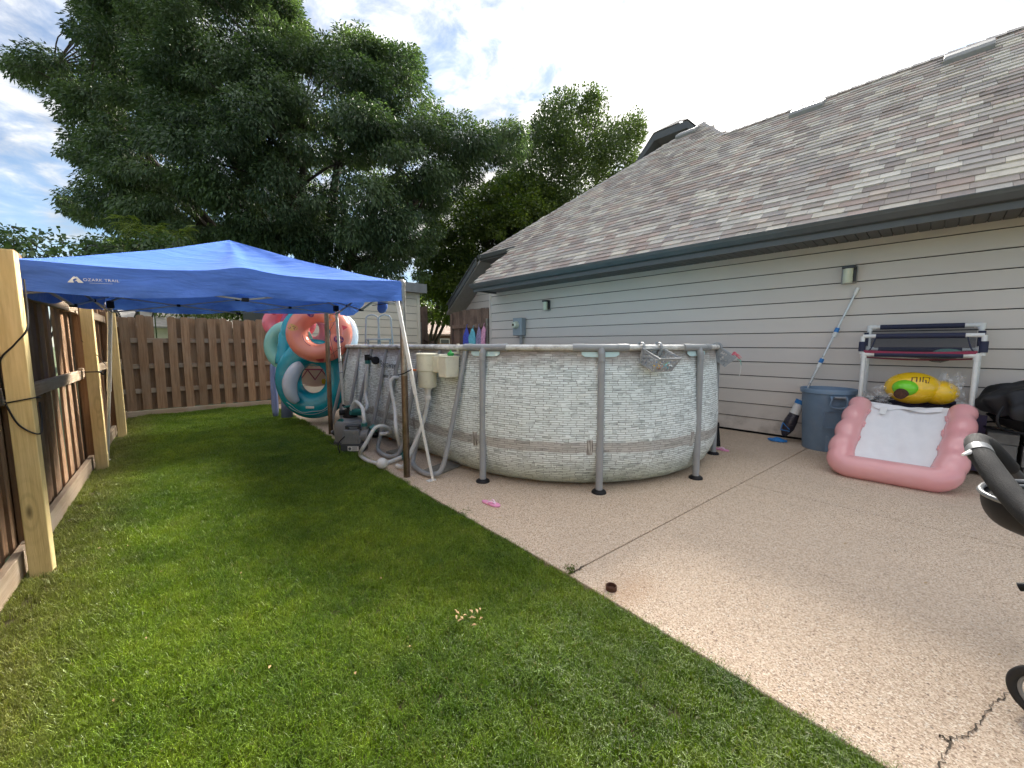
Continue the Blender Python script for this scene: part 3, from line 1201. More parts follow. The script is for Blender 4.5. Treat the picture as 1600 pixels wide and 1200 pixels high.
# the second clipped gable further back over the roof
ug = MB()
GX = 12.0
g = [Vector((GX, 7.2, 6.9)), Vector((GX, 6.37, 7.72)), Vector((GX, 5.38, 7.72)), Vector((GX, 4.6, 6.9))]
ug.prism([p + Vector((.5, 0, -.2)) for p in g] + [Vector((GX + .5, 4.6, 4)), Vector((GX + .5, 8.0, 4))], (0, 0, 0), (5, 0, 0))
obj('gable_wall', ug, 'siding', house, smooth=False)
ub = MB()
lower = Vector((0, 0, -.2))
gl = [Vector((GX, 7.75, 6.2))] + g + [Vector((GX, 4.0, 6.2))]
for i in range(len(gl) - 1):
    ub.prism([gl[i], gl[i + 1], gl[i + 1] + lower, gl[i] + lower], (-.02, 0, 0), (.02, 0, 0))
    ub.prism([gl[i] + lower * .8, gl[i + 1] + lower * .8, gl[i + 1] + lower, gl[i] + lower], (.022, 0, 0), (.52, 0, 0))
obj('rake_board', ub, 'fascia', house, smooth=False)
ur = MB()
pk = [Vector((GX + .45, 5.9, 8.08)), Vector((GX + .45, 5.80, 8.08))]
ur.add([gl[1] + Vector((-.03, .02, .02)), gl[2] + Vector((-.03, .03, .03)), gl[3] + Vector((-.03, -.03, .03)), gl[4] + Vector((-.03, -.02, .02)), pk[0], pk[1], Vector((17, 5.9, 8.08)), Vector((17, 7.75, 6.25)), Vector((17, 4.0, 6.25)), gl[0] + Vector((-.03, .03, .02)), gl[5] + Vector((-.03, -.03, .02))],
       [(1, 4, 5, 2), (1, 9, 7, 6, 4), (2, 5, 6, 8, 10)])
o = obj('gable_roof', ur, 'shingle', house, smooth=False)
tone_all(o, (.33, .30, .275))
for o_ in house.children:
    if o_.name.startswith('roof_slope'):
        tone_all(o_, (.33, .30, .275))

# ------------------------------------------------------------------ fences
def picket_mesh(w_, h_, th=.017, ear=.03, name='picket', mat='fence', dirx=False):
    """dog-eared board, origin at bottom centre; broad face towards X (or Y when dirx)"""
    pts = [(-w_ / 2, 0), (w_ / 2, 0), (w_ / 2, h_ - ear), (w_ / 2 - ear, h_), (-w_ / 2 + ear, h_), (-w_ / 2, h_ - ear)]
    b = MB()
    if dirx:
        b.prism([(a, 0, z) for a, z in pts], (0, -th / 2, 0), (0, th / 2, 0))
    else:
        b.prism([(0, a, z) for a, z in pts], (-th / 2, 0, 0), (th / 2, 0, 0))
    return b.mesh(name, M[mat])


FX = -.615
lf = thing('wooden_fence', (FX, 3.5, 0), 'tall brown board fence along the left of the lawn with pale new posts', 'fence')
vars_ = [picket_mesh(.138, 1.84 + q, mat='fence') for q in (-.02, 0, .012, .03)]
y = -1.6
i = 0
while y < 9.75:
    inst('picket', random.choice(vars_), lf, (FX - .022 + (.016 if i % 2 else -.004) * random.uniform(.4, 1), y, .07 + random.uniform(-.01, .015)),
         (random.uniform(-.012, .012), random.uniform(-.008, .008), random.uniform(-.03, .03)))
    y += .1425
    i += 1
for z, hh in ((1.645, .089), (1.0, .089)):
    for y0, y1 in ((-1.7, 1.2), (1.205, 3.62), (3.625, 6.02), (6.025, 8.1), (8.105, 9.8)):
        b = MB().box((FX + .035, (y0 + y1) / 2, z + random.uniform(-.012, .012)), (.038, y1 - y0, hh))
        obj('rail', b, 'rail_y', lf, smooth=False, bevel=.003)
for y0, y1 in ((-1.7, 1.2), (1.205, 3.62), (3.625, 6.02), (6.025, 8.1), (8.105, 9.8)):
    b = MB().box((FX + .04, (y0 + y1) / 2, .055 + random.uniform(-.01, .01)), (.04, y1 - y0, .14))
    obj('kick_board', b, 'rail_y', lf, smooth=False, bevel=.004)
for y_ in (1.2, 3.66, 6.07, 8.12):
    b = MB().box((FX + .05, y_ + .06, .9), (.085, .085, 1.72))
    obj('old_post', b, 'fence', lf, smooth=False, bevel=.003)
for py_, lean, h_ in ((3.47, -.02, 1.80), (5.95, -.01, 1.66), (7.98, -.01, 1.74), (.95, 0, 1.8)):
    b = MB()
    pr = [(-.45, -.45), (.45, -.45), (.45, .45), (-.45, .45)]
    b.prism([(x * .1, y * .1, 0) for x, y in pr], (0, 0, -.05), (0, lean, h_))
    b.v = [(p[0] - .485, p[1] + py_, p[2]) for p in b.v]
    o = obj('post', b, 'newpost', lf, smooth=False, bevel=.004)
    o['label'] = 'pale new square timber post'
lf.rotation_euler.z = -math.atan(.055)

# cords knotted round the new posts
def cord(name, pts, label, r=.0042):
    b = MB().tube(smooth_path(pts, 6), r, 6)
    return tag(obj(name, b, 'black'), label, 'cord')


def ring_round(cx, cy, z, hw=.055, dz=.0):
    return [(cx - hw, cy - hw, z), (cx + hw, cy - hw, z - dz), (cx + hw, cy + hw, z - dz * .5), (cx - hw, cy + hw, z), (cx - hw, cy - hw, z + .004)]


b = MB()
b.tube(smooth_path(ring_round(-.485, 3.46, .985, .052, -.02), 5), .0042, 6)
b.tube(smooth_path([(-.537, 3.408, .98), (-.50, 3.405, .86), (-.433, 3.408, .80), (-.43, 3.50, .86), (-.433, 3.52, .97)], 7), .0045, 6)
b.tube(smooth_path([(-.433, 3.5, 1.66), (-.428, 3.45, 1.48), (-.432, 3.405, 1.38), (-.48, 3.404, 1.30), (-.54, 3.405, 1.20), (-.545, 3.47, 1.0)], 7), .0045, 6)
tag(obj('cord', b, 'black'), 'black braided cord wound around the near pale fence post', 'cord')
b = MB()
b.tube(smooth_path(ring_round(-0.352, 5.945, 1.02, .052, .0), 5), .006, 6)
b.tube(smooth_path([(-0.301, 5.9, 1.02), (-0.275, 5.88, .99), (-0.255, 5.9, 1.03)], 4), .008, 6)
b.tube(smooth_path([(-0.405, 5.89, 1.34), (-0.345, 5.893, 1.25), (-0.295, 5.894, 1.17), (-0.225, 5.95, 1.03)], 5), .003, 6)
tag(obj('cord', b, 'black'), 'black cord tied to the second pale fence post under the canopy', 'cord')

# back fence: shadow-box boards on both faces of three rails
BY = 9.9
bf = thing('back_fence', (.9, BY, 0), 'low weathered shadow-box fence across the far end of the lawn', 'fence')
fr = [picket_mesh(.124, 1.70 + q, mat='fence_back', dirx=True, ear=.025) for q in (-.02, .0, .02)]
short = picket_mesh(.142, 1.28, mat='fence_back', dirx=True, ear=.012)
x = -.34
i = 0
while x < 2.12:
    me = short if i == 3 else random.choice(fr)
    inst('picket', me, bf, (x, BY - .045, .10 + random.uniform(-.008, .008)), (random.uniform(-.01, .01), random.uniform(-.012, .012), random.uniform(-.02, .02)))
    if x + .1 < 2.1:
        inst('picket', short if i == 3 else random.choice(fr), bf, (x + .103, BY + .045, .10 + random.uniform(-.01, .01)), (0, random.uniform(-.012, .012), 0))
    x += .205
    i += 1
for x in (2.2, 2.345):
    inst('picket', random.choice(fr), bf, (x, BY - .045, .10), (0, random.uniform(-.01, .01), 0))
for z in (1.37, .90, .45):
    b = MB().box((1.0, BY, z), (3.1, .036, .085))
    obj('rail', b, 'rail_x', bf, smooth=False, bevel=.003)
b = MB().box((1.0, BY - .085, .045), (2.9, .04, .10))
obj('kick_board', b, 'rail_x', bf, smooth=False, bevel=.004)
for x in (-.52, 2.46):
    b = MB().box((x, BY + .01, .9), (.09, .09, 1.8))
    obj('post', b, 'fence_back', bf, smooth=False, bevel=.003)
# corner batten leaning in the gap by the left fence
b = MB().bar((-.46, 9.76, .05), (-.52, 9.78, 1.62), .035, .02)
obj('batten', b, 'newpost', bf, smooth=False)

# high gate fence by the house corner
gf = thing('gate_fence', (6.45, 8.6, 0), 'tall dark-stained board fence joining the far house corner', 'fence')
gv = [picket_mesh(.155, 2.16 + q, mat='gatewood', ear=.004) for q in (-.02, 0, .02)]
y = 7.86
while y < 9.36:
    inst('board', random.choice(gv), gf, (6.52, y, .05), (0, 0, random.uniform(-.02, .02)))
    y += .158
for z in (1.78, .45):
    b = MB().box((6.485, 8.6, z), (.04, 1.6, .10))
    obj('rail', b, 'gatewood', gf, smooth=False, bevel=.003)
b = MB().box((6.475, 7.80, 1.0), (.05, .05, 1.9))
obj('steel_post', b, 'galv', gf, smooth=False, bevel=.003)
b = MB().box((6.485, 9.36, 1.05), (.06, .09, 2.2))
obj('post', b, 'gatewood', gf, smooth=False, bevel=.003)

# ------------------------------------------------------------------ neighbouring buildings
SY = 10.2
sh = thing('garden_shed', (4.1, SY + 1.5, 0), 'cream lap-sided shed with a grey flat eave behind the pool', 'shed')
b = MB().box((4.05, SY + 1.5, 1.38), (3.72, 2.96, 2.72))
sw = obj('wall', b, 'lapshadow', sh, smooth=False)
pmx = MB().prism([(0, 0, 0), (0, -.022, 0), (0, -.012, .196), (0, 0, .196)], (0, 0, 0), (3.66, 0, 0)).mesh('plank', M['cream'])
for i in range(13):
    inst('plank', pmx, sw, (2.22, SY + .012, .12 + .205 * i))
b = MB().box((5.915, SY - .005, 1.38), (.09, .05, 2.72))
obj('corner_board', b, 'cream', sh, smooth=False, bevel=.003)
b = MB().box((4.07, SY + 1.45, 2.86), (3.98, 3.3, .24))
obj('roof', b, 'fascia', sh, smooth=False, bevel=.01)
b = MB().box((4.07, SY - .215, 2.86), (4.02, .02, .25))
o = obj('fascia_board', b, plain('shed_fascia', (.20, .205, .205), .5), sh, smooth=False)
b = MB().box((5.99, SY + .02, .98), (.05, .05, 1.9))
obj('corner_post', b, 'galv', sh, smooth=False)

# short fence leaf and dark doorway right of the shed
sf = thing('side_fence', (6.2, 10.9, 0), 'narrow weathered board fence standing right of the cream shed', 'fence')
for i in range(3):
    inst('board', gv[i], sf, (6.09 + i * .145, 10.6, .25), (0, 0, R(90)))
b = MB().bar((6.3, 10.55, 1.45), (6.62, 10.6, 1.33), .05, .04)
obj('rail', b, 'gatewood', sf, smooth=False)
b = MB().box((6.62, 10.6, .7), (.07, .07, 1.4))
obj('post', b, 'gatewood', sf, smooth=False)

# neighbour's house with brown roof, seen between shed and gate
nh = thing('neighbour_house', (17, 27, 0), 'distant brick house with a brown shingle roof beyond the gate', 'house')
b = MB().box((17, 28, 1.05), (10, 4, 2.1))
obj('wall', b, 'brickfar', nh, smooth=False)
b = MB().prism([(11.4, 25.4, 1.95), (22.6, 25.4, 1.95), (22.6, 28.6, 3.95), (11.4, 28.6, 3.95)], (0, 0, 0), (0, 0, .12))
b.prism([(11.4, 31.8, 1.95), (22.6, 31.8, 1.95), (22.6, 28.6, 3.95), (11.4, 28.6, 3.95)], (0, 0, 0), (0, 0, .12))
obj('roof', b, 'roof_far', nh, smooth=False)
b = MB().box((17.3, 25.97, 1.45), (.9, .06, .6))
wn = obj('window', b, 'white', nh, smooth=False)
b = MB().box((17.3, 25.93, 1.45), (.7, .03, .42))
obj('pane', b, 'glass', wn, smooth=False)
nf = thing('far_fence', (16, 23, 0), 'distant brown board fence in front of the brick house', 'fence')
fb_ = MB()
for i in range(40):
    fb_.box((12 + i * .2, 23 + random.uniform(-.02, .02), .68), (.185, .02, 1.36 + random.uniform(-.02, .02)))
o = obj('board_row', fb_, 'fence', nf, smooth=False)
o['kind'] = 'stuff'

n2 = thing('neighbour_house', (1.6, 30, 0), 'distant grey-roofed house peeking over the back fence', 'house')
b = MB().box((1.6, 33, 1.2), (8, 6, 2.4))
obj('wall', b, 'cream', n2, smooth=False)
b = MB().prism([(-3, 29.6, 2.2), (6.2, 29.6, 2.2), (4.4, 33, 3.9), (-1.2, 33, 3.9)], (0, 0, 0), (0, 0, .1))
b.prism([(-3, 36.4, 2.2), (6.2, 36.4, 2.2), (4.4, 33, 3.9), (-1.2, 33, 3.9)], (0, 0, 0), (0, 0, .1))
b.prism([(6.2, 29.6, 2.2), (6.2, 36.4, 2.2), (4.4, 33, 3.9)], (0, 0, 0), (0, 0, .1))
b.prism([(-3, 29.6, 2.2), (-3, 36.4, 2.2), (-1.2, 33, 3.9)], (0, 0, 0), (0, 0, .1))
obj('roof', b, plain('far_grey_roof', (.26, .245, .23), .9, 0, .2, 5), n2, smooth=False)


# ------------------------------------------------------------------ trees
def in_poly(x, y, P):
    c = False
    n = len(P)
    for i in range(n):
        x1, y1 = P[i]
        x2, y2 = P[(i + 1) % n]
        if (y1 > y) != (y2 > y) and x < (x2 - x1) * (y - y1) / (y2 - y1) + x1:
            c = not c
    return c


def edge_dist(x, y, P):
    best = 1e9
    for i in range(len(P)):
        ax, ay = P[i]
        bx, by = P[(i + 1) % len(P)]
        dx, dy = bx - ax, by - ay
        u = max(0, min(1, ((x - ax) * dx + (y - ay) * dy) / (dx * dx + dy * dy + 1e-9)))
        best = min(best, math.hypot(x - ax - u * dx, y - ay - u * dy))
    return best


def crown_clumps(P, depth, thick, n, rmin, rmax, tries=60000, shell=.5):
    """clump centres filling a crown of the given outline; its depth grows away from the outline"""
    xs = [p[0] for p in P]
    ys = [p[1] for p in P]
    out = []
    k = 0
    while len(out) < n and k < tries:
        k += 1
        x, y = random.uniform(min(xs), max(xs)), random.uniform(min(ys), max(ys))
        if not in_poly(x, y, P):
            continue
        e = edge_dist(x, y, P) * depth / FPX
        r = random.uniform(rmin, rmax)
        if e < r * .72:
            r = e / .72
            if r < rmin * .45:
                continue
        half = min(thick, math.sqrt(max(0, e) * thick * 1.1))
        u = random.uniform(-1, 1)
        if random.random() < shell:
            u = math.copysign(abs(u) ** .35, u)
        c = at_d(x, y, depth + u * half)
        if c.z > .5:
            out.append((c, r))
    return out


def foliage(name, clumps, per, L, W, mat, parent, droop=.5, spread=.9, flat=.75, tone_hi=None, seed=1, ctw=1.0):
    g = np.random.default_rng(seed)
    cs = np.array([tuple(c) for c, r in clumps])
    rs = np.array([r for c, r in clumps])
    cen = cs.mean(0)
    cnt = np.maximum(4, (per * (rs / rs.max()) ** 2).astype(int))
    idx = np.repeat(np.arange(len(cs)), cnt)
    N = len(idx)
    d = g.normal(size=(N, 3))
    d /= np.linalg.norm(d, axis=1, keepdims=True)
    rad = g.uniform(0, 1, N) ** (1 / 2.2)
    P = cs[idx] + d * (rad * rs[idx])[:, None] * np.array([1, 1, flat])
    # twigs point outwards from the clump and the crown, then hang
    out = cs[idx] - cen
    out /= np.linalg.norm(out, axis=1, keepdims=True) + 1e-6
    dirn = d * .8 + out * .5 + g.normal(size=(N, 3)) * .45
    dirn[:, 2] -= droop
    dirn /= np.linalg.norm(dirn, axis=1, keepdims=True)
    side = np.cross(dirn, g.normal(size=(N, 3)) * .6 + np.array([0, 0, 1.0]))
    side /= np.linalg.norm(side, axis=1, keepdims=True) + 1e-6
    ln = L * g.uniform(.6, 1.25, N)
    wd = W * g.uniform(.6, 1.25, N)
    nrm_ = np.cross(dirn, side)
    bend = nrm_ * (ln * g.uniform(-.12, .12, N))[:, None]
    a = P
    b = P + dirn * (ln * .5)[:, None] + side * (wd * .5)[:, None] + bend
    c = P + dirn * ln[:, None] - np.array([0, 0, 1]) * (ln * .18)[:, None]
    e = P + dirn * (ln * .45)[:, None] - side * (wd * .5)[:, None] + bend
    V = np.stack([a, b, c, e], 1).reshape(-1, 3)
    ctone = g.uniform(.0, 1, len(cs))
    top = np.clip((P[:, 2] - cs[idx][:, 2]) / (rs[idx] * flat + 1e-6), -1, 1)
    tone = np.clip(.25 + .35 * (ctone[idx] - .5) * ctw + .175 + g.normal(size=N) * .16 + (tone_hi(P) if tone_hi else 0), 0, 1)
    off = np.array(tuple(org(parent)))
    me = np_mesh(name, V - off, 4, M[mat], tone)
    o = bpy.data.objects.new(name, me)
    COL.objects.link(o)
    o.parent = parent
    return o


def limbs(parent, base, leaders, clumps, nbr, r0, name='trunk', seed=2, lo=.35):
    rn = random.Random(seed)
    b = MB()
    nodes = []
    base = Vector(base)
    for tip in leaders:
        tip = Vector(tip)
        n = 9
        pts = []
        for i in range(n + 1):
            u = i / n
            p = base.lerp(tip, u)
            # keep upright low down, then swing out
            p = Vector((base.x + (tip.x - base.x) * u ** 1.4, base.y + (tip.y - base.y) * u ** 1.4, base.z + (tip.z - base.z) * u))
            p += Vector((rn.uniform(-1, 1), rn.uniform(-1, 1), rn.uniform(-.4, .4))) * .12 * u
            pts.append(p)
        rad = [r0 * (1 - .85 * i / n) for i in range(n + 1)]
        b.tube(pts, rad, 10)
        nodes += [(p, r) for p, r in list(zip(pts, rad))[int(n * lo):]]
    trunk = obj(name, b, 'bark', parent, smooth=True)
    bb = MB()
    pick = list(clumps)
    rn.shuffle(pick)
    for c, r in pick[:nbr]:
        cand = min(nodes, key=lambda q: (q[0] - c).length + (2.0 if q[0].z > c.z - .3 else 0))
        p0, rr = cand
        mid = p0.lerp(c, .5) + Vector((rn.uniform(-.3, .3), rn.uniform(-.3, .3), rn.uniform(-.1, .35)))
        pts = smooth_path([p0, mid, c], 4)
        k = len(pts)
        r1 = min(rr * .45, .045)
        bb.tube(pts, [r1 * (1 - .8 * i / (k - 1)) + .006 for i in range(k)], 6)
    bo = obj('branch', bb, 'bark', parent, smooth=True)
    bo['kind'] = 'stuff'
    return trunk


# big honey locust over the canopy
LP = [(4, 118), (28, 74), (48, 62), (98, 76), (128, 108), (112, 66), (104, 44), (122, 18), (118, -40), (190, -120), (330, -160), (430, -80), (474, 8), (484, 40), (506, 52),
      (530, 38), (578, 34), (622, 66), (648, 66), (662, 108), (658, 124), (682, 150), (700, 168), (722, 158), (748, 176), (772, 196), (800, 180), (822, 196), (832, 230), (806, 262), (770, 262), (745, 290), (700, 322), (692, 372),
      (668, 410), (664, 452), (640, 474), (608, 452), (560, 430), (500, 418), (430, 412), (360, 400), (300, 402), (250, 405), (205, 384), (170, 366), (128, 352), (84, 328), (92, 300), (124, 276), (126, 262), (86, 246), (112, 204), (80, 188), (70, 168), (86, 152), (40, 142)]
lt = thing('locust_tree', (4.6, 15.6, 0), 'huge feathery-leaved shade tree rising behind the blue canopy', 'tree')
c1 = crown_clumps(LP, 14.0, 3.6, 430, .55, .95)
c2 = crown_clumps(LP, 14.0, 4.0, 520, .24, .48)
c1 += c2
limbs(lt, (4.6, 15.6, -.1), [at_d(300, 120, 14.5), at_d(420, 20, 13.5), at_d(560, 110, 14.5), at_d(200, 230, 13), at_d(640, 230, 15), at_d(470, 180, 12), at_d(700, 260, 14), at_d(80, 100, 13.2)], c1, 170, .30)
foliage('crown', c1, 1250, .14, .052, 'leaf_locust', lt, .45, flat=.5, seed=11, ctw=1.5)

# maple behind the roof
MP = [(750, 400), (760, 300), (782, 262), (812, 232), (826, 196), (842, 166), (862, 150), (868, 122), (880, 148), (894, 128), (912, 150), (930, 126), (936, 148), (952, 146), (948, 196), (966, 196), (974, 190), (1006, 176), (1010, 206), (996, 240), (1010, 260), (900, 420), (800, 440)]
mt_ = thing('maple_tree', (14.5, 17.2, 0), 'upright bushy tree with sunlit shoots rising over the roof edge', 'tree')
c1 = crown_clumps(MP, 21, 3.0, 230, .40, .75) + crown_clumps(MP, 21, 3.2, 420, .16, .36)
limbs(mt_, (14.5, 17.2, -.1), [at_d(880, 190, 21), at_d(930, 200, 20.6), at_d(835, 270, 21.5), at_d(970, 240, 21)], c1, 50, .14)
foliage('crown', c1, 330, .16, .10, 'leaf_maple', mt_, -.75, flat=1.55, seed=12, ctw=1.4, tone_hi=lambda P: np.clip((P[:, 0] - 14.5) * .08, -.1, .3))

# linden-like dark tree between shed and roof
NP = [(664, 505), (648, 430), (656, 380), (676, 330), (700, 300), (738, 290), (768, 284), (800, 268), (836, 270), (868, 300), (884, 350), (830, 420), (760, 480), (712, 508)]
nt_ = thing('linden_tree', (10.6, 17.5, 0), 'dense dark tree with yellow-green leaves left of the roof', 'tree')
c1 = crown_clumps(NP, 19, 2.8, 250, .40, .75) + crown_clumps(NP, 19, 3.0, 260, .16, .40)
limbs(nt_, (10.6, 17.5, -.1), [at_d(740, 370, 19), at_d(800, 340, 19), at_d(700, 400, 18.8)], c1, 40, .10)
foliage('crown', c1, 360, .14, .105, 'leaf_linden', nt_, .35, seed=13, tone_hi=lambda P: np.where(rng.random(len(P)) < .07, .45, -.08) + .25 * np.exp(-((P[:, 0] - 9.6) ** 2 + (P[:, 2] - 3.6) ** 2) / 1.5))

# low dark trees far behind, closing the gaps under the crowns
for k, (P_, dep, lab) in enumerate((
        ([(560, 492), (570, 452), (600, 440), (640, 452), (668, 462), (690, 482), (690, 500), (620, 505)], 26, 'small dark tree far behind the cream shed'),
        ([(180, 500), (190, 470), (250, 462), (330, 470), (400, 466), (450, 470), (455, 500), (300, 505)], 24, 'low dark hedge tree beyond the back fence'),
        ([(120, 400), (150, 378), (190, 372), (250, 380), (262, 430), (200, 470), (130, 460)], 17, 'small dark tree left of the huge shade tree'))):
    c1 = crown_clumps(P_, dep, 1.6, 60, .5, .9) + crown_clumps(P_, dep, 1.8, 60, .25, .45)
    ctr = sum((c for c, r in c1), Vector()) / len(c1)
    bt = thing('background_tree', (ctr.x, ctr.y, 0), lab, 'tree')
    limbs(bt, (ctr.x, ctr.y, -.1), [c1[0][0], c1[5][0], c1[9][0]], c1, 12, .14)
    foliage('crown', c1, 300, .16, .10, 'leaf_linden', bt, .3, seed=20 + k)

# saplings leaning over the left fence
for k, (P_, dep, n_, lab) in enumerate((
        ([(-60, 420), (-40, 360), (20, 352), (55, 358), (70, 348), (98, 360), (118, 384), (128, 412), (60, 420)], 6.2, 46, 'leafy sapling looking over the left fence beside the near post'),
        ([(108, 416), (118, 372), (150, 362), (176, 368), (230, 360), (286, 366), (300, 404), (220, 420)], 8.2, 70, 'dense leafy bush above the canopy edge behind the left fence'))):
    c1 = crown_clumps(P_, dep, .6, n_, .10, .26, shell=.2)
    ctr = sum((c for c, r in c1), Vector()) / len(c1)
    bt = thing('sapling', (ctr.x, ctr.y, 0), lab, 'sapling')
    limbs(bt, (ctr.x, ctr.y, -.05), [c1[0][0], c1[3][0], c1[6][0]], c1, 24, .03, lo=.6)
    foliage('crown', c1, 34 if k == 0 else 80, .10, .055, 'leaf_sapling', bt, .35, seed=30 + k)

# pinnate sprouts with pale stems
for k, (bx, by, tips) in enumerate(((212, 420, ((190, 338), (214, 346), (250, 352))), (236, 418, ((292, 356), (262, 372), (232, 360))))):
    dep = 8.6
    root = at_d(bx, by + 10, dep)
    wt = thing('weed_sprout', (root.x, root.y, 0), ('yellow-green pinnate weed shoots above the canopy, left clump', 'yellow-green pinnate weed shoots above the canopy, right clump')[k], 'weed', 'weed shoots above the canopy')
    sbm = MB()
    LV = []
    sbm.tube([(root.x, root.y, 0), root], .012, 6)
    for tx, ty in tips:
        tip = at_d(tx, ty, dep + random.uniform(-.3, .3))
        pts = smooth_path([root, root.lerp(tip, .5) + Vector((0, 0, .1)), tip], 8)
        sbm.tube(pts, [.009 * (1 - .7 * i / (len(pts) - 1)) for i in range(len(pts))], 5)
        for p in pts[6:]:
            for q in range(3):
                dv = Vector((random.uniform(-1, 1), random.uniform(-1, 1), random.uniform(-.5, .4))).normalized()
                for s_ in range(9):
                    u = s_ / 9 * .32
                    pos = p + dv * u - Vector((0, 0, u * u * 1.2))
                    sd = dv.cross(Vector((0, 0, 1))).normalized()
                    for sg in (-1, 1):
                        tipv = pos + sd * sg * .07 + dv * .02 - Vector((0, 0, .02))
                        wv = dv * .012
                        LV += [pos, pos + sd * sg * .035 + wv, tipv, pos + sd * sg * .035 - wv]
    obj('stem', sbm, 'leaf_weed', wt, smooth=True)
    V = np.array([tuple(p) for p in LV]) - np.array(tuple(org(wt)))
    o = bpy.data.objects.new('leaves', np_mesh('leaves', V, 4, M['leaf_weed'], np.random.default_rng(5).uniform(.2, 1, len(V) // 4)))
    COL.objects.link(o)
    o.parent = wt

# ------------------------------------------------------------------ grass
tuft_col = bpy.data.collections.new('tuft_source')
for k in range(6):
    g = np.random.default_rng(50 + k)
    nb = 46
    V, T = [], []
    for i in range(nb):
        a = g.uniform(0, 2 * math.pi)
        r_ = g.uniform(0, .05)
        p = np.array([math.cos(a) * r_, math.sin(a) * r_, -.012])
        az = g.uniform(0, 2 * math.pi)
        lean = g.uniform(.1, 1.0)
        hd = np.array([math.cos(az), math.sin(az), 0])
        L = g.uniform(.035, .072)
        wd = g.uniform(.0013, .0023)
        sd = np.array([-hd[1], hd[0], 0]) * wd
        q = [p, p + hd * L * .22 * lean + np.array([0, 0, L * .5]), p + hd * L * .6 * lean + np.array([0, 0, L * .86]), p + hd * L * 1.05 * lean + np.array([0, 0, L * (1.02 - .25 * lean)])]
        for j in range(3):
            f0, f1 = (1, .85, .55)[j], (.85, .55, .05)[j]
            V += [q[j] - sd * f0, q[j] + sd * f0, q[j + 1] + sd * f1, q[j + 1] - sd * f1]
        T += [g.uniform(0, 1)] * 3
    me = np_mesh('grass_tuft', np.array(V), 4, M['grass'], np.array(T))
    o = bpy.data.objects.new('grass_tuft', me)
    tuft_col.objects.link(o)

pts, rot, scl = [], [], []
g = np.random.default_rng(77)
NT_ = 30000
ry = -1.9 + 11.65 * g.random(NT_ * 2) ** 1.15
ex = edge_x(ry)
lx0 = -.60 + .055 * (ry - 3.5)
rx = lx0 + (ex - lx0 + .012) * g.random(NT_ * 2)
keep = np.ones(len(rx), bool)
# thinner strip by the kick board
thin = (rx < lx0 + .18) & (g.random(len(rx)) < .55)
keep &= ~thin
for qx, qy in ((-.485, 3.47), (-.35, 5.95), (-.24, 7.98)):
    keep &= ~((np.abs(rx - qx) < .06) & (np.abs(ry - qy) < .06))
dist = np.hypot(rx, ry)
keep &= g.random(len(rx)) < np.clip(1.25 - dist * .055, .42, 1)
rx, ry = rx[keep], ry[keep]
clump = np.sin(rx * 5.1 + np.sin(ry * 3.7) * 1.5) * np.sin(ry * 4.3 + np.sin(rx * 6.1)) * .5 + .5
P3 = np.stack([rx, ry, np.full(len(rx), -.026)], 1)
gm = bpy.data.meshes.new('grass')
gm.vertices.add(len(rx))
gm.vertices.foreach_set('co', P3.astype(np.float32).ravel())
a = gm.attributes.new('turn', 'FLOAT_VECTOR', 'POINT')
lean_az = np.sin(rx * 1.7 + ry * .9) * 2
ang = np.stack([g.normal(size=len(rx)) * .16 + .16 * np.sin(lean_az), g.normal(size=len(rx)) * .16 + .16 * np.cos(lean_az), g.uniform(0, 6.283, len(rx))], 1)
a.data.foreach_set('vector', ang.astype(np.float32).ravel())
a = gm.attributes.new('size', 'FLOAT', 'POINT')
hs = g.uniform(.65, 1.0, len(rx)) * (.72 + .42 * clump)
hs *= np.where(rx < lx0[keep] + .18, .7, 1) * np.clip(1 + (dist[keep] - 3) * .04, .9, 1.25)
hs *= np.where(ex[keep] - rx < .03, .8, 1)
a.data.foreach_set('value', hs.astype(np.float32))
go = bpy.data.objects.new('grass', gm)
COL.objects.link(go)
tag(go, 'mown green lawn grass', 'grass', kind='stuff')
ng = bpy.data.node_groups.new('grass_scatter', 'GeometryNodeTree')
ng.interface.new_socket('Geometry', in_out='INPUT', socket_type='NodeSocketGeometry')
ng.interface.new_socket('Geometry', in_out='OUTPUT', socket_type='NodeSocketGeometry')
k = NT(ng)
gi = k.new('NodeGroupInput')
gout = k.new('NodeGroupOutput')
ci = k.new('GeometryNodeCollectionInfo')
ci.inputs['Collection'].default_value = tuft_col
ci.inputs['Separate Children'].default_value = True
ci.inputs['Reset Children'].default_value = True
na = k.new('GeometryNodeInputNamedAttribute', data_type='FLOAT_VECTOR')
na.inputs['Name'].default_value = 'turn'
ns = k.new('GeometryNodeInputNamedAttribute', data_type='FLOAT')
ns.inputs['Name'].default_value = 'size'
ip = k.new('GeometryNodeInstanceOnPoints')
ip.inputs['Pick Instance'].default_value = True
k.l.new(gi.outputs[0], ip.inputs['Points'])
k.l.new(ci.outputs[0], ip.inputs['Instance'])
k.l.new(na.outputs['Attribute'], ip.inputs['Rotation'])
k.l.new(ns.outputs['Attribute'], ip.inputs['Scale'])
k.l.new(ip.outputs[0], gout.inputs[0])
md = go.modifiers.new('scatter', 'NODES')
md.node_group = ng

# ------------------------------------------------------------------ oval pool
PC, PR, PY2 = Vector((4.05, 3.30, 0)), 1.76, 6.0
SEG = [PY2 - 3.30, math.pi * PR, PY2 - 3.30, math.pi * PR]
PER = sum(SEG)


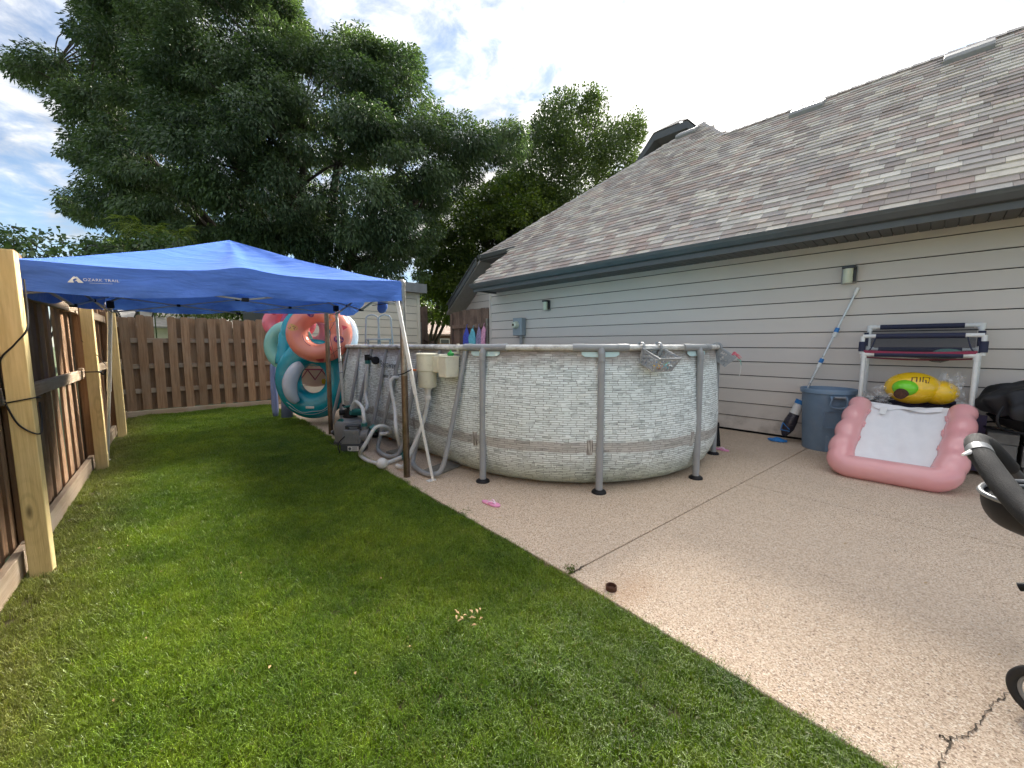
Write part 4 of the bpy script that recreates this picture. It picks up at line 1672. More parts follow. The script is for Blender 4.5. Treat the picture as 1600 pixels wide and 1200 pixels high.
def pool_at(s):
    """point and outward normal at perimeter length s, starting on the lawn side at the far end"""
    s %= PER
    if s < SEG[0]:
        return Vector((PC.x - PR, PY2 - s, 0)), Vector((-1, 0, 0))
    s -= SEG[0]
    if s < SEG[1]:
        a = math.pi + s / PR
        n = Vector((math.cos(a), math.sin(a), 0))
        return PC + n * PR, n
    s -= SEG[1]
    if s < SEG[2]:
        return Vector((PC.x + PR, 3.30 + s, 0)), Vector((1, 0, 0))
    s -= SEG[2]
    a = s / PR
    n = Vector((math.cos(a), math.sin(a), 0))
    return Vector((PC.x, PY2, 0)) + n * PR, n


pool = thing('swimming_pool', (4.05, 4.6, 0), 'large oval above-ground pool printed with grey ledger stone', 'pool')
prof = [(-.03, 1.295), (-.022, 1.25), (-.006, 1.15), (.012, 1.0), (.024, .85), (.034, .70), (.040, .55), (.036, .42), (.022, .30), (-.004, .20), (-.04, .12), (-.085, .065), (-.14, .028), (-.20, .008), (-.26, .004)]
NU = 260
lm = bpy.data.meshes.new('liner')
V, F, UVs = [], [], []
for i in range(NU):
    s = PER * i / NU
    p, n = pool_at(s)
    for j, (o_, z) in enumerate(prof):
        wob = .010 * math.sin(s * 5.77) * math.sin(math.pi * z / 1.3) + .004 * math.sin(s * 19 + z * 5) * (1 if z < .9 else .4)
        straight = .0
        q = p + n * (o_ + wob)
        V.append((q.x - 4.05, q.y - 4.6, z))
LV_ = len(prof)
hl = [1.30]
for j in range(1, LV_):
    hl.append(hl[-1] - math.hypot(prof[j][0] - prof[j - 1][0], prof[j][1] - prof[j - 1][1]))
for i in range(NU):
    k_ = (i + 1) % NU
    for j in range(LV_ - 1):
        F.append((i * LV_ + j, k_ * LV_ + j, k_ * LV_ + j + 1, i * LV_ + j + 1))
        u0, u1 = PER * i / NU, PER * (i + 1) / NU
        UVs += [(u0, hl[j]), (u1, hl[j]), (u1, hl[j + 1]), (u0, hl[j + 1])]
lm.from_pydata(V, [], F)
uvl = lm.uv_layers.new(name='UVMap')
uvl.data.foreach_set('uv', np.array(UVs, dtype=np.float32).ravel())
lm.materials.append(M['liner'])
lm.polygons.foreach_set('use_smooth', [True] * len(lm.polygons))
lo_ = bpy.data.objects.new('liner', lm)
COL.objects.link(lo_)
lo_.parent = pool
ORG[lo_.name] = org(pool).copy()
# faded maker's name on the side of the liner
def text_mesh(name, body, size, mat, parent, mtx, ext=.0015, shear=0, spacing=1.0):
    cu = bpy.data.curves.new(name, 'FONT')
    cu.body = body
    cu.size = size
    cu.extrude = ext
    cu.shear = shear
    cu.space_character = spacing
    cu.align_x = 'CENTER'
    tmp = bpy.data.objects.new(name + '_src', cu)
    COL.objects.link(tmp)
    bpy.context.view_layer.update()
    me = bpy.data.meshes.new_from_object(tmp.evaluated_get(bpy.context.evaluated_depsgraph_get()))
    bpy.data.objects.remove(tmp)
    bpy.data.curves.remove(cu)
    me.name = name
    me.materials.clear()
    me.materials.append(M[mat])
    o = bpy.data.objects.new(name, me)
    COL.objects.link(o)
    if parent is not None:
        o.parent = parent
        m4 = mtx.copy()
        m4.translation = mtx.translation - org(parent)
        o.matrix_local = m4
    else:
        o.matrix_world = mtx
    return o


def frame(xa, ya, pos):
    xa, ya = Vector(xa).normalized(), Vector(ya)
    za = xa.cross(ya).normalized()
    ya = za.cross(xa)
    m4 = Matrix((xa, ya, za)).transposed().to_4x4()
    m4.translation = Vector(pos)
    return m4


ty = at_x(605, 577, 2.24).y
for body, z, sz in (('Bestway', 1.01, .125), ('Power Steel', .885, .085)):
    o = text_mesh('lettering', body, sz, 'print_dark', lo_, frame((0, -1, 0), (0, 0, 1), (PC.x - PR - .042, ty, z)), .001)

wt_ = MB()
ring_ = [pool_at(PER * i / 90) for i in range(90)]
wt_.add([p + n * -.09 + Vector((0, 0, 1.02)) for p, n in ring_], [tuple(range(90))])
obj('water', wt_, 'water', pool, smooth=False)
li = MB()
li.grid(lambda u, v: pool_at(PER * u)[0] + pool_at(PER * u)[1] * -.045 + Vector((0, 0, .95 + .3 * v)), 120, 2, closed_u=True)
obj('liner_inside', li, 'liner_in', pool)


def rail_mat():
    mt, k, b = base_mat('printed_rail_sleeve')
    v, r = ocoord(k, False)
    n = k.noise(v, 9, 6, .7, .3)
    c = k.ramp(n, [(.32, (.22, .20, .18)), (.45, (.50, .50, .48)), (.6, (.68, .69, .67))])
    k.l.new(c, b.inputs['Base Color'])
    b.inputs['Roughness'].default_value = .5
    return mt


M['railprint'] = rail_mat()
rb_ = MB().tube([pool_at(PER * i / 180)[0] + Vector((0, 0, 1.272)) for i in range(180)], .026, 10, closed=True)
obj('rim_rail', rb_, 'railprint', pool)
legang = [194.2, 229.2, 264.6, 298.8, 334.0]
far_ang = [26, 61, 96, 131, 166]


def rim_curve(cx, cy, a0, a1, r_, z, n=8):
    return [Vector((cx + r_ * math.cos(R(a0 + (a1 - a0) * i / n)), cy + r_ * math.sin(R(a0 + (a1 - a0) * i / n)), z)) for i in range(n + 1)]


for (cy, angs) in ((3.30, legang), (PY2, far_ang)):
    for a in angs:
        ca, sa = math.cos(R(a)), math.sin(R(a))
        c = MB()
        c.tube(rim_curve(PC.x, cy, a - 7.6, a + 7.6, PR + .001, 1.272), .0305, 12)
        c.tube(rim_curve(PC.x, cy, a - 7.9, a - 4.6, PR + .001, 1.272, 3), .0335, 12)
        c.tube(rim_curve(PC.x, cy, a + 4.6, a + 7.9, PR + .001, 1.272, 3), .0335, 12)
        lx, ly = PC.x + (PR + .028) * ca, cy + (PR + .028) * sa
        c.tube([(PC.x + PR * ca, cy + PR * sa, 1.272), (lx, ly, 1.20)], .031, 12)
        obj('tee_connector', c, 'greytube', pool)
        l_ = MB()
        l_.tube([(lx, ly, 1.225), (lx + ca * .004, ly + sa * .004, .50)], .0295, 14)
        l_.tube([(lx + ca * .004, ly + sa * .004, .515), (lx + ca * .008, ly + sa * .008, .012)], .0315, 14)
        for z in (.505, .36, 1.16):
            l_.tube([(lx + ca * .004, ly + sa * .004, z - .006), (lx + ca * .004, ly + sa * .004, z + .006)], .0345, 14)
        leg = obj('leg', l_, 'greytube', pool)
        f_ = MB().lathe([(.03, .03), (.045, .028), (.062, .016), (.066, .004), (.066, 0)], (lx + ca * .008, ly + sa * .008, 0), n=18)
        obj('foot_cap', f_, 'black', leg)
        cu_ = MB()
        da = 5.4
        top_, bot_ = [], []
        for i in range(13):
            u = i / 12
            aa = a - da + 2 * da * u
            e_ = max(0, 1 - (abs(u - .5) * 2) ** 6)
            zb = 1.212 - .022 * e_ ** .5
            zt = 1.235
            for lst, z in ((top_, zt), (bot_, zb)):
                rr = PR + np.interp(z, [1.15, 1.25], [.004, -.010])
                lst.append(Vector((PC.x + rr * math.cos(R(aa)), cy + rr * math.sin(R(aa)), z)))
        cu_.add(top_ + bot_, [(i, i + 1, 14 + i, 13 + i) for i in range(12)])
        o = obj('rim_cutout', cu_, 'liner_in', pool, smooth=False)

# U-shaped steel buttresses along the lawn side
for dy in (0, .85, 1.67, 2.49):
    pts = smooth_path([(2.305, 3.54 + dy, 1.235), (2.20, 3.66 + dy, .66), (2.10, 3.77 + dy, .13), (2.04, 3.68 + dy, .038), (1.985, 3.42 + dy, .034), (2.02, 3.27 + dy, .038), (2.095, 3.205 + dy, .13), (2.20, 3.15 + dy, .66), (2.305, 3.10 + dy, 1.235)], 5)
    obj('side_buttress', MB().tube(pts, .0235, 12), 'greytube', pool)
    b = MB()
    for y_ in (3.10, 3.54):
        b.tube([(2.285, y_ + dy - .12, 1.272), (2.285, y_ + dy + .12, 1.272)], .0300, 10)
        b.tube([(2.285, y_ + dy, 1.27), (2.308, y_ + dy, 1.20)], .029, 10)
for dy in (0, .85, 1.67, 2.49):
    for y_ in (3.15, 3.55):
        b = MB().tube([(5.80, y_ + dy, 1.24), (5.98, y_ + dy, .03)], .0235, 10)
        obj('side_buttress', b, 'greytube', pool)

# weathered boards under the buttress feet
bw = wood('grey_plank_wood', (.16, .15, .13), (.33, .31, .27), (.24, .23, .21), 0, .15, .5)
M['greyplank'] = bw
for k, (c, ang) in enumerate((((2.30, 3.46), 16), ((2.36, 4.36), 10))):
    b = MB()
    rot = Matrix.Rotation(R(ang), 3, 'Z')
    b.box((c[0], c[1], .014), (.52, .21, .024), rot)
    for q in (-.055, .0, .055):
        b.box(Vector((c[0], c[1], .0275)) + rot @ Vector((0, q, 0)), (.52, .047, .004), rot)
    tag(obj('board', b, 'greyplank', smooth=False, bevel=.003),
        ('weathered grey board under the nearest pool buttress', 'weathered grey board under the second pool buttress')[k], 'board', 'boards under the pool buttresses')

# skimmer
sk = thing('pool_skimmer', (2.12, 3.5, .9), 'ivory hook-on pool skimmer with round bucket and square box', 'skimmer')
b = MB().lathe([(.086, .865), (.092, .88), (.094, 1.03), (.103, 1.035), (.107, 1.19), (.113, 1.192), (.113, 1.205), (.10, 1.212)], (2.13, 3.52, 0), n=28)
obj('bucket', b, 'ivory', sk)
b = MB().box((2.19, 3.385, 1.105), (.12, .13, .165))
b.box((2.20, 3.30, 1.105), (.15, .03, .20))
obj('throat', b, 'ivory', sk, bevel=.008)
b = MB().box((2.19, 3.225, 1.085), (.155, .13, .205))
b.box((2.19, 3.225, 1.183), (.165, .14, .012))
obj('box', b, 'ivory', sk, bevel=.006)
b = MB().lathe([(.05, .86), (.03, .83), (.028, .78), (.034, .775), (.034, .74)], (2.13, 3.52, 0), n=18)
obj('spout', b, 'white', sk)
b = MB().box((2.26, 3.22, 1.215), (.10, .03, .02))
b.box((2.30, 3.22, 1.26), (.02, .03, .09))
obj('hook', b, 'ivory', sk, bevel=.004)
b = MB().tube([(2.04, 3.58, 1.04), (2.0, 3.60, 1.045)], .011, 8)
obj('valve', b, 'orange', sk)
b = MB().ball((2.19, 3.19, 1.205), (.033, .033, .026), 10)
b.tube([(2.19, 3.19, 1.22), (2.19, 3.19, 1.25)], [.014, .004], 8)
tag(obj('float_toy', b, 'green_toy'), 'small green cap sitting on top of the ivory skimmer box', 'cap')


def hose_ribs(mb, pts, r, pitch=.012):
    """corrugated hose: radius swells along the path"""
    path = smooth_path(pts, 22)
    rr = [r * (1 + (.055 if i % 2 else -.02)) for i in range(len(path))]
    return mb.tube(path, rr, 10)


# hose from the skimmer down to the pole
b = MB()
hose_ribs(b, [(2.13, 3.52, .76), (2.11, 3.56, .55), (2.02, 3.60, .30), (1.94, 3.62, .14), (1.905, 3.66, .05), (1.90, 3.78, .035)], .021)
tag(obj('pool_hose', b, 'hose'), 'white hose dropping from the ivory skimmer to the slab', 'hose', 'white pool hoses')
# hose from the return fitting to the teal connector
rf_ = at_x(622, 590, 2.26)
b = MB()
cn = at_z(628, 708, .05)
hose_ribs(b, [rf_, rf_ + Vector((-.07, -.01, 0)), rf_ + Vector((-.11, -.02, -.08)), at_x(617, 640, 2.12), at_x(619, 672, 2.02), at_x(626, 700, cn.x)], .020)
ho = tag(obj('pool_hose', b, 'hose'), 'white hose hanging from the pool side behind the steel pole', 'hose', 'white pool hoses')
b = MB().tube([at_z(626, 704, .06), at_z(632, 714, .05)], .032, 12)
b.tube([at_z(627, 706, .06), at_z(629, 709, .06)], .040, 12)
o = obj('coupling', b, 'tealfit', ho)
# floor hose with the white ball chlorinator
b = MB()
g0 = [at_z(631, 713, .05), at_z(618, 718, .035), at_z(608, 722, .03), at_z(592, 724, .024), at_z(575, 720, .024), at_z(563, 711, .024), at_d(566, 702, 4.45), at_d(572, 692, 4.44), at_d(578, 681, 4.45), at_d(587, 668, 4.50), at_d(600, 666, 4.60), at_d(609, 671, 4.72), at_d(606, 677, 4.80), at_d(594, 678, 4.82)]
hose_ribs(b, g0, .021)
tag(obj('pool_hose', b, 'hose'), 'white hose looping over the slab through a white ball float', 'hose', 'white pool hoses')
bc = at_z(597, 724, .055)
b = MB().ball(bc, (.060, .060, .058), 14)
for k in range(9):
    a = 2 * math.pi * k / 9
    b.tube([bc + Vector((math.cos(a) * .0615 * math.sin(t_), math.sin(a) * .0615 * math.sin(t_), .060 * math.cos(t_))) for t_ in (1.0, 1.3, 1.6, 1.9)], .003, 5)
bf_ = tag(obj('ball_float', b, 'white'), 'round white ball float threaded on the floor hose', 'float')

# sand filter pump
pu = thing('filter_pump', (1.95, 4.95, 0), 'grey pool filter pump with round tank and black valve', 'pump')
tk = Vector((1.975, 5.20, 0))
b = MB().lathe([(.17, 0), (.19, .03), (.20, .12), (.20, .24), (.17, .31), (.09, .345), (.07, .36)], tk, n=32)
obj('tank', b, 'pumpgrey', pu)
b = MB().lathe([(.21, .0), (.215, .02), (.205, .05), (.19, .055)], tk, n=32)
obj('tank_base', b, 'pumpdark', pu)
b = MB().lathe([(.085, .35), (.09, .37), (.075, .40), (.075, .45), (.03, .47)], tk, n=20)
b.tube([tk + Vector((-.13, .02, .42)), tk + Vector((.13, -.02, .42))], .035, 12)
b.tube([tk + Vector((0, 0, .46)), tk + Vector((-.10, -.02, .52))], .014, 8)
obj('valve', b, 'black', pu)
b = MB().tube([tk + Vector((-.03, -.10, .44)), tk + Vector((.11, -.09, .41))], .045, 12)
b.tube([tk + Vector((-.12, -.03, .30)), tk + Vector((-.15, -.04, .30))], .05, 12)
b.box(tk + Vector((-.02, -.02, .50)), (.17, .03, .018), Matrix.Rotation(.5, 3, 'Z'))
obj('fitting', b, 'tealfit', pu, smooth=30)
# motor housing, turned to face the lawn
mc = Vector((1.86, 4.80, 0))
mr = Matrix.Rotation(R(-42), 3, 'Z')
b = MB().box(mc + Vector((0, 0, .052)), (.27, .19, .105), mr)
for sx in (-1, 1):
    b.box(mc + mr @ Vector((sx * .10, 0, .012)), (.05, .22, .024), mr)
obj('motor_base', b, 'pumpdark', pu, smooth=False, bevel=.012)
b = MB()
pr_ = [(-.12, .105), (.10, .105), (.105, .16), (.09, .255), (.075, .27), (-.095, .27), (-.115, .25)]
b.prism([mr @ Vector((x, 0, z)) + mc for x, z in pr_], mr @ Vector((0, -.085, 0)), mr @ Vector((0, .085, 0)))
for q in range(9):
    b.box(mc + mr @ Vector((-.095 + q * .022, -.088, .185)), (.010, .008, .13), mr)
obj('motor_cover', b, 'pumpgrey', pu, smooth=False, bevel=.008)
b = MB()
b.bar(mc + mr @ Vector((-.085, 0, .31)), mc + mr @ Vector((.07, 0, .31)), .10, .022)
b.bar(mc + mr @ Vector((-.075, 0, .265)), mc + mr @ Vector((-.085, 0, .31)), .09, .02, (1, 0, 0))
b.bar(mc + mr @ Vector((.065, 0, .265)), mc + mr @ Vector((.07, 0, .31)), .09, .02, (1, 0, 0))
obj('handle', b, 'pumpdark', pu, smooth=False, bevel=.006)
b = MB().tube([mc + mr @ Vector((.10, 0, .19)), mc + mr @ Vector((.17, .0, .19))], .075, 18)
b.tube([mc + mr @ Vector((.165, 0, .19)), mc + mr @ Vector((.185, .0, .19))], .085, 18)
b.tube([mc + mr @ Vector((.13, 0, .24)), mc + mr @ Vector((.13, 0, .33))], .03, 12)
obj('strainer', b, 'pumpgrey', pu)
b = MB().tube([mc + mr @ Vector((.13, 0, .305)), mc + mr @ Vector((.13, 0, .345))], .037, 14)
b.tube([mc + mr @ Vector((.19, .02, .25)), mc + mr @ Vector((.24, .06, .27))], .05, 14)
obj('fitting', b, 'tealfit', pu)
b = MB().box(mc + mr @ Vector((.02, -.0975, .05)), (.13, .003, .06), mr)
lbl = obj('label', b, 'white', pu, smooth=False)
b = MB()
for q in range(4):
    b.box(mc + mr @ Vector((.04, -.0995, .07 - q * .012)), (.06, .002, .004), mr)
b.lathe([(.018, -.001), (.018, .001)], mc + mr @ Vector((-.02, -.0992, .05)), mr @ Matrix.Rotation(R(90), 3, 'X'), n=14)
obj('print', b, 'print_dark', lbl, smooth=False)
# hoses of the pump
b = MB()
hose_ribs(b, [mc + mr @ Vector((.13, 0, .34)), mc + mr @ Vector((.125, .0, .43)), at_d(566, 637, 4.95), at_d(556, 628, 5.05), at_d(550, 640, 5.1) + Vector((0, 0, .03)), tk + Vector((.0, -.09, .43))], .022)
tag(obj('pool_hose', b, 'hose'), 'short white hose arching from the pump to its black valve', 'hose', 'white pool hoses')
b = MB()
f0 = at_x(574, 563, 2.18)
hose_ribs(b, [f0 + Vector((0, 0, -.03)), at_x(573, 590, 2.17), at_x(571, 615, 2.16), at_x(574, 632, 2.14), at_x(570, 641, 2.10), at_x(563, 643, 2.08), tk + Vector((.12, -.05, .42))], .021)
hh = tag(obj('pool_hose', b, 'hose'), 'white hose rising from the pump to the black inlet on the pool side', 'hose', 'white pool hoses')
b = MB().tube([f0 + Vector((0, 0, -.045)), f0 + Vector((0, 0, .005))], .033, 12)
obj('coupling', b, 'tealfit', hh)
b = MB().tube([f0, f0 + Vector((0, 0, .075))], .036, 12)
b.tube([f0 + Vector((0, 0, .05)), f0 + Vector((.06, -.09, .01))], .026, 10)
b.lathe([(.05, -.02), (.055, 0), (.05, .02)], f0 + Vector((.065, -.10, .0)), Matrix.Rotation(R(70), 3, 'X'), n=14)
obj('inlet_elbow', b, 'black', hh)
# black tarp bundle and cords by the pump
b = MB()
for k in range(7):
    p = Vector((2.0 + .06 * k, 5.7 - .05 * k, .03))
    b.ball(p + Vector((random.uniform(-.1, .1), random.uniform(-.12, .12), .015)), (.15, .10, .035 + .02 * random.random()), 7, Matrix.Rotation(random.uniform(0, 3), 3, 'Z'))
tag(obj('folded_tarp', b, 'blackcloth'), 'crumpled black tarp on the slab behind the filter pump', 'tarp')
b = MB().tube(smooth_path([mc + Vector((-.12, -.02, .2)), mc + Vector((-.2, -.02, .12)), mc + Vector((-.2, -.06, .02)), (1.74, 5.1, .015), (1.80, 5.7, .012), (1.95, 6.2, .01)], 6), .006, 6)
tag(obj('power_cord', b, 'black'), 'black power cord trailing from the filter pump along the lawn edge', 'cord')
b = MB().ball(at_z(611, 684, .03), (.035, .03, .022), 8)
tag(obj('dive_toy', b, 'orange'), 'small orange toy lying under the pool wall', 'toy')

# pool ladder standing over the far rim
ld = thing('pool_ladder', (3.53, 7.62, 0), 'grey pool ladder with two hoops over the far rim', 'ladder')
lx_ = Vector((RT.x, RT.y, 0)).normalized()
ly_ = Vector((FW.x, FW.y, 0)).normalized()
o0 = Vector((3.53, 7.63, 0))
for s_ in (-1, 1):
    cx = o0 + lx_ * .125 * s_ * 1.02
    pts = [cx - lx_ * .12 - lx_ * .035 + Vector((0, 0, 1.15))] + [cx - lx_ * .12 * math.cos(t_) + Vector((0, 0, 1.80 + .085 * math.sin(t_))) for t_ in np.linspace(0, math.pi, 9)] + [cx + lx_ * .12 + lx_ * .035 + Vector((0, 0, 1.15))]
    pts[0].z = 1.15
    obj('handrail', MB().tube(pts, .016, 10), 'greytube', ld)
b = MB().box(o0 + Vector((0, 0, 1.40)), (.50, .12, .03), Matrix((lx_, ly_, Vector((0, 0, 1)))).transposed())
obj('top_step', b, 'greytube', ld, bevel=.006)
for s_ in (-1, 1):
    for q in (-1, 1):
        p = o0 + lx_ * .22 * s_
        obj('leg', MB().tube([p + Vector((0, 0, 1.40)), p + ly_ * .42 * q + Vector((0, 0, .0 if q > 0 else .1))], .016, 8), 'greytube', ld)

# ------------------------------------------------------------------ steel poles
ps = thing('steel_pole', (1.85, 3.48, 0), 'tall brown-grey steel pole with a domed cap beside the skimmer', 'pole')
obj('shaft', MB().tube([(1.85, 3.48, -.02), (1.85, 3.478, 1.0)], .031, 18), 'pole_rust', ps)
obj('shaft', MB().tube([(1.85, 3.478, .99), (1.85, 3.475, 1.87)], .0305, 18), 'galv', ps)
obj('cap', MB().lathe([(.034, 1.845), (.034, 1.875), (.028, 1.895), (.014, 1.907), (.002, 1.91)], (1.85, 3.475, 0), n=18), 'galv', ps)
tag(obj('steel_pole', MB().tube([(1.972, 5.95, -.02), (1.985, 5.95, 1.80)], .031, 18), 'pole_rust'), 'dark brown steel pole standing in front of the pool rings', 'pole')

# ------------------------------------------------------------------ blue canopy
CT = thing('canopy_tent', (.75, 4.55, 0), 'blue pop-up canopy with white slanted legs over the lawn', 'canopy')
FR, BR, BL, FL = Vector((1.80, 3.40, 1.70)), Vector((1.94, 5.36, 1.71)), Vector((-.20, 5.68, 1.64)), Vector((-.575, 3.75, 1.62))
PEAK = Vector((.70, 4.62, 2.275))
DROP = .175
corners = [FL, FR, BR, BL]


def eave_pt(s, u):
    a, b = corners[s], corners[(s + 1) % 4]
    p = a.lerp(b, u)
    p.z += DROP
    out = (a + b) / 2 - (FR + BL) / 2
    out.z = 0
    out.normalize()
    # cloth hangs slack between the corners and is pushed up by the middle truss
    sag = math.sin(u * math.pi * 2) ** 2
    p.z += .030 * math.exp(-((u - .5) / .06) ** 2) - .016 * sag
    p += out * (.012 * math.exp(-((u - .5) / .08) ** 2) - .015 * sag)
    return p


cv = MB()
for s in range(4):
    def fn(u, v, s=s):
        e = eave_pt(s, u)
        tt = 1 - v
        p = PEAK.lerp(e, v)
        p.z = e.z + (PEAK.z - e.z) * (tt ** 1.22)
        hip = abs(u - .5) * 2
        p.z -= .05 * math.sin(math.pi * v) * (1 - hip ** 2) * .8
        p.z += .005 * math.sin(u * 31 + v * 13) * v * (1 - v) * 4 * .5
        return p
    cv.grid(fn, 36, 22)
cover = obj('canopy_cover', cv, 'canopy', CT, smooth=50)
for s in range(4):
    vb = MB()
    def fv(u, v, s=s):
        e = eave_pt(s, u)
        a, b = corners[s], corners[(s + 1) % 4]
        out = (a + b) / 2 - (FR + BL) / 2
        out.z = 0
        out.normalize()
        wr = .006 * math.sin(u * 40 + v * 5 + s) * v + .010 * math.sin(u * 17 - v * 4 + s * 2) * v + .004 * math.sin(u * 95 + v * 11) * v
        dz = DROP * (1 + .10 * math.sin(u * math.pi) + (.035 * math.sin(u * 9 + s)))
        tear = 0
        if s == 1:
            # the pool-side valance is rolled up towards its middle
            dz *= np.interp(u, [0, .12, .25, .45, .62, .7, 1], [.45, .30, .25, .35, 1.0, 1.15, 1.2])
        return e + out * (wr + .01 * v) - Vector((0, 0, dz * v))
    vb.grid(fv, 72, 6)
    obj('valance', vb, 'canopy', CT, smooth=60)

# printed mark and words on the front valance
va = (FR - FL).normalized()
vu = Vector((0, 0, 1))
vn = va.cross(vu).normalized()


def on_valance(u, v, off=.016):
    return eave_pt(0, u) + vn * off - Vector((0, 0, DROP * v))


lo_px = at_d(142, 444, 2.6)
U0 = .115
logo = MB()
def lp(x, z, off=.022):
    return on_valance(U0, .56, off) + va * (x * .58 + .050) + vu * (z * .62)
tri = [(-.055, -.032), (-.012, .022), (-.002, .030), (.008, .024), (.020, .028), (.066, -.032), (.026, -.032), (.012, -.012), (-.004, -.022), (.020, .004), (.006, .010), (-.014, -.004), (-.006, -.032)]
logo.prism([lp(x, z) for x, z in tri], (0, 0, 0), vn * .001)
obj('mountain_logo', logo, 'print_white', cover, smooth=False)
text_mesh('lettering', 'OZARK TRAIL', .0238, 'print_white', cover, frame(va, vu, lp(.205, -.012)), .0006, 0, 1.12)
ul = MB().prism([lp(.11, -.030), (lp(.29, -.030)), lp(.29, -.0325), lp(.11, -.0325)], (0, 0, 0), vn * .001)
obj('underline_print', ul, 'print_white', cover, smooth=False)

feet = [Vector((-.533, 3.80, 0)), Vector((1.985, 3.22, 0)), Vector((2.06, 5.62, 0)), Vector((-.33, 6.30, 0))]
hubs = [c_ + ((FR + BL) / 2 - c_) * .035 + Vector((0, 0, .03)) for c_ in corners]
for k in range(4):
    h_, f_ = hubs[k], feet[k]
    h_ = Vector(h_)
    b = MB().bar(h_ + Vector((0, 0, .06)), h_.lerp(f_, .52), .031, .031)
    lg = obj('leg', b, 'white_steel', CT, smooth=False, bevel=.003)
    b = MB().bar(h_.lerp(f_, .50), f_ + Vector((0, 0, .006)), .024, .024)
    obj('lower_leg', b, 'white_steel', lg, smooth=False, bevel=.003)
    b = MB().box(f_ + Vector((-.02, 0, .004)), (.085, .05, .007))
    obj('foot_plate', b, 'white_steel', lg, smooth=False)
    b = MB().box(h_ + Vector((0, 0, .02)), (.055, .055, .07))
    obj('corner_hub', b, 'black', CT, smooth=False, bevel=.006)
# scissor trusses on all four sides, and the struts up to the peak
for s in range(4):
    a, b_ = hubs[s], hubs[(s + 1) % 4]
    mid = (a + b_) / 2
    tb, jb = MB(), MB()
    zu, zl = .10, -.055
    for p, q in ((a, mid), (mid, b_)):
        for z0, z1 in ((zu, zl), (zl, zu)):
            tb.bar(p + Vector((0, 0, z0)), q + Vector((0, 0, z1)), .022, .011)
        jb.box((p + q) / 2 + Vector((0, 0, (zu + zl) / 2)), (.032, .032, .026))
    for z in (zu, zl):
        jb.box(mid + Vector((0, 0, z)), (.045, .045, .026))
    obj('truss', tb, 'truss', CT, smooth=False)
    obj('truss_joint', jb, 'black', CT, smooth=False, bevel=.004)
pkb = MB()
for h_ in hubs:
    pkb.bar(h_ + Vector((0, 0, .05)), PEAK + Vector((0, 0, -.10)), .018, .012)
pkb.tube([PEAK + Vector((0, 0, -.28)), PEAK + Vector((0, 0, -.05))], .016, 10)
obj('peak_strut', pkb, 'truss', CT, smooth=False)
# loose strap pocket dangling at the pool-side corner
b = MB()
hp = at_d(598, 478, 4.0)
rr_ = Matrix((lx_, ly_, Vector((0, 0, 1)))).transposed()
b.prism([hp + rr_ @ Vector((x, 0, z)) for x, z in ((-.045, .06), (.05, .085), (.045, -.02), (.02, -.065), (-.03, -.075), (-.055, -.04))], rr_ @ Vector((0, -.02, 0)), rr_ @ Vector((0, .02, 0)))
obj('strap_pocket', b, 'canopy', CT, smooth=False, bevel=.012)
b = MB()
b.bar(hp + rr_ @ Vector((.04, 0, .07)), hubs[1] + Vector((0, 0, -.04)), .012, .004)
b.bar(hp + rr_ @ Vector((-.10, 0, .005)), hubs[1] + Vector((-.03, .02, -.05)), .018, .004)
obj('strap', b, 'black', CT, smooth=False)
# ties from the leg to the pole
b = MB().tube(smooth_path([at_d(622, 586, 3.78), at_d(630, 584, 3.70), at_d(640, 579, 3.66), at_d(643, 577, 3.66)], 4), .005, 6)
tag(obj('tie_cord', b, 'black'), 'black tie cord between the canopy leg and the steel pole', 'cord')

# ------------------------------------------------------------------ swim rings by the pole
SX, SYV, SZ = lx_, -ly_, Vector((0, 0, 1))      # right, towards the camera, up


def torus_fn(c, Ra, r, sx=1, sz=1, tilt=0, flat=1.0):
    def f(u, v, rr=None):
        a, b = 2 * math.pi * u, 2 * math.pi * v
        q = r if rr is None else rr
        rad = Ra + q * math.cos(b)
        return c + SX * (rad * math.cos(a) * sx) + SZ * (rad * math.sin(a) * sz) + SYV * (q * math.sin(b) * flat + tilt * math.sin(a) * Ra)
    return f


def torus(name, mat, parent, c, Ra, r, sx=1, sz=1, tilt=0, nu=48, nv=20, flat=1.0):
    f = torus_fn(c, Ra, r, sx, sz, tilt, flat)
    b = MB()
    vs = [f(i / nu, j / nv) for i in range(nu) for j in range(nv)]
    fs = [(i * nv + j, ((i + 1) % nu) * nv + j, ((i + 1) % nu) * nv + (j + 1) % nv, i * nv + (j + 1) % nv) for i in range(nu) for j in range(nv)]
    b.add(vs, fs)
    return obj(name, b, mat, parent, smooth=True), f


def decal(name, mat, parent, f, u0, v0, du, dv, r, shape='disc', n=18):
    """flat print lying on the ring's surface"""
    b = MB()
    pts = [f(u0, v0, r + .0022)]
    for i in range(n):
        a = 2 * math.pi * i / n
        if shape == 'disc':
            x, y = math.cos(a), math.sin(a)
        else:
            k = (i * 3) // n
            w_ = (i * 3 / n) - k
            A = [(-1, .7), (1, .7), (0, -1)]
            x = A[k][0] * (1 - w_) + A[(k + 1) % 3][0] * w_
            y = A[k][1] * (1 - w_) + A[(k + 1) % 3][1] * w_
        pts.append(f(u0 + x * du, v0 + y * dv, r + .0022))
    b.add(pts, [(0, 1 + i, 1 + (i + 1) % n) for i in range(n)])
    return obj(name, b, mat, parent, smooth=True)


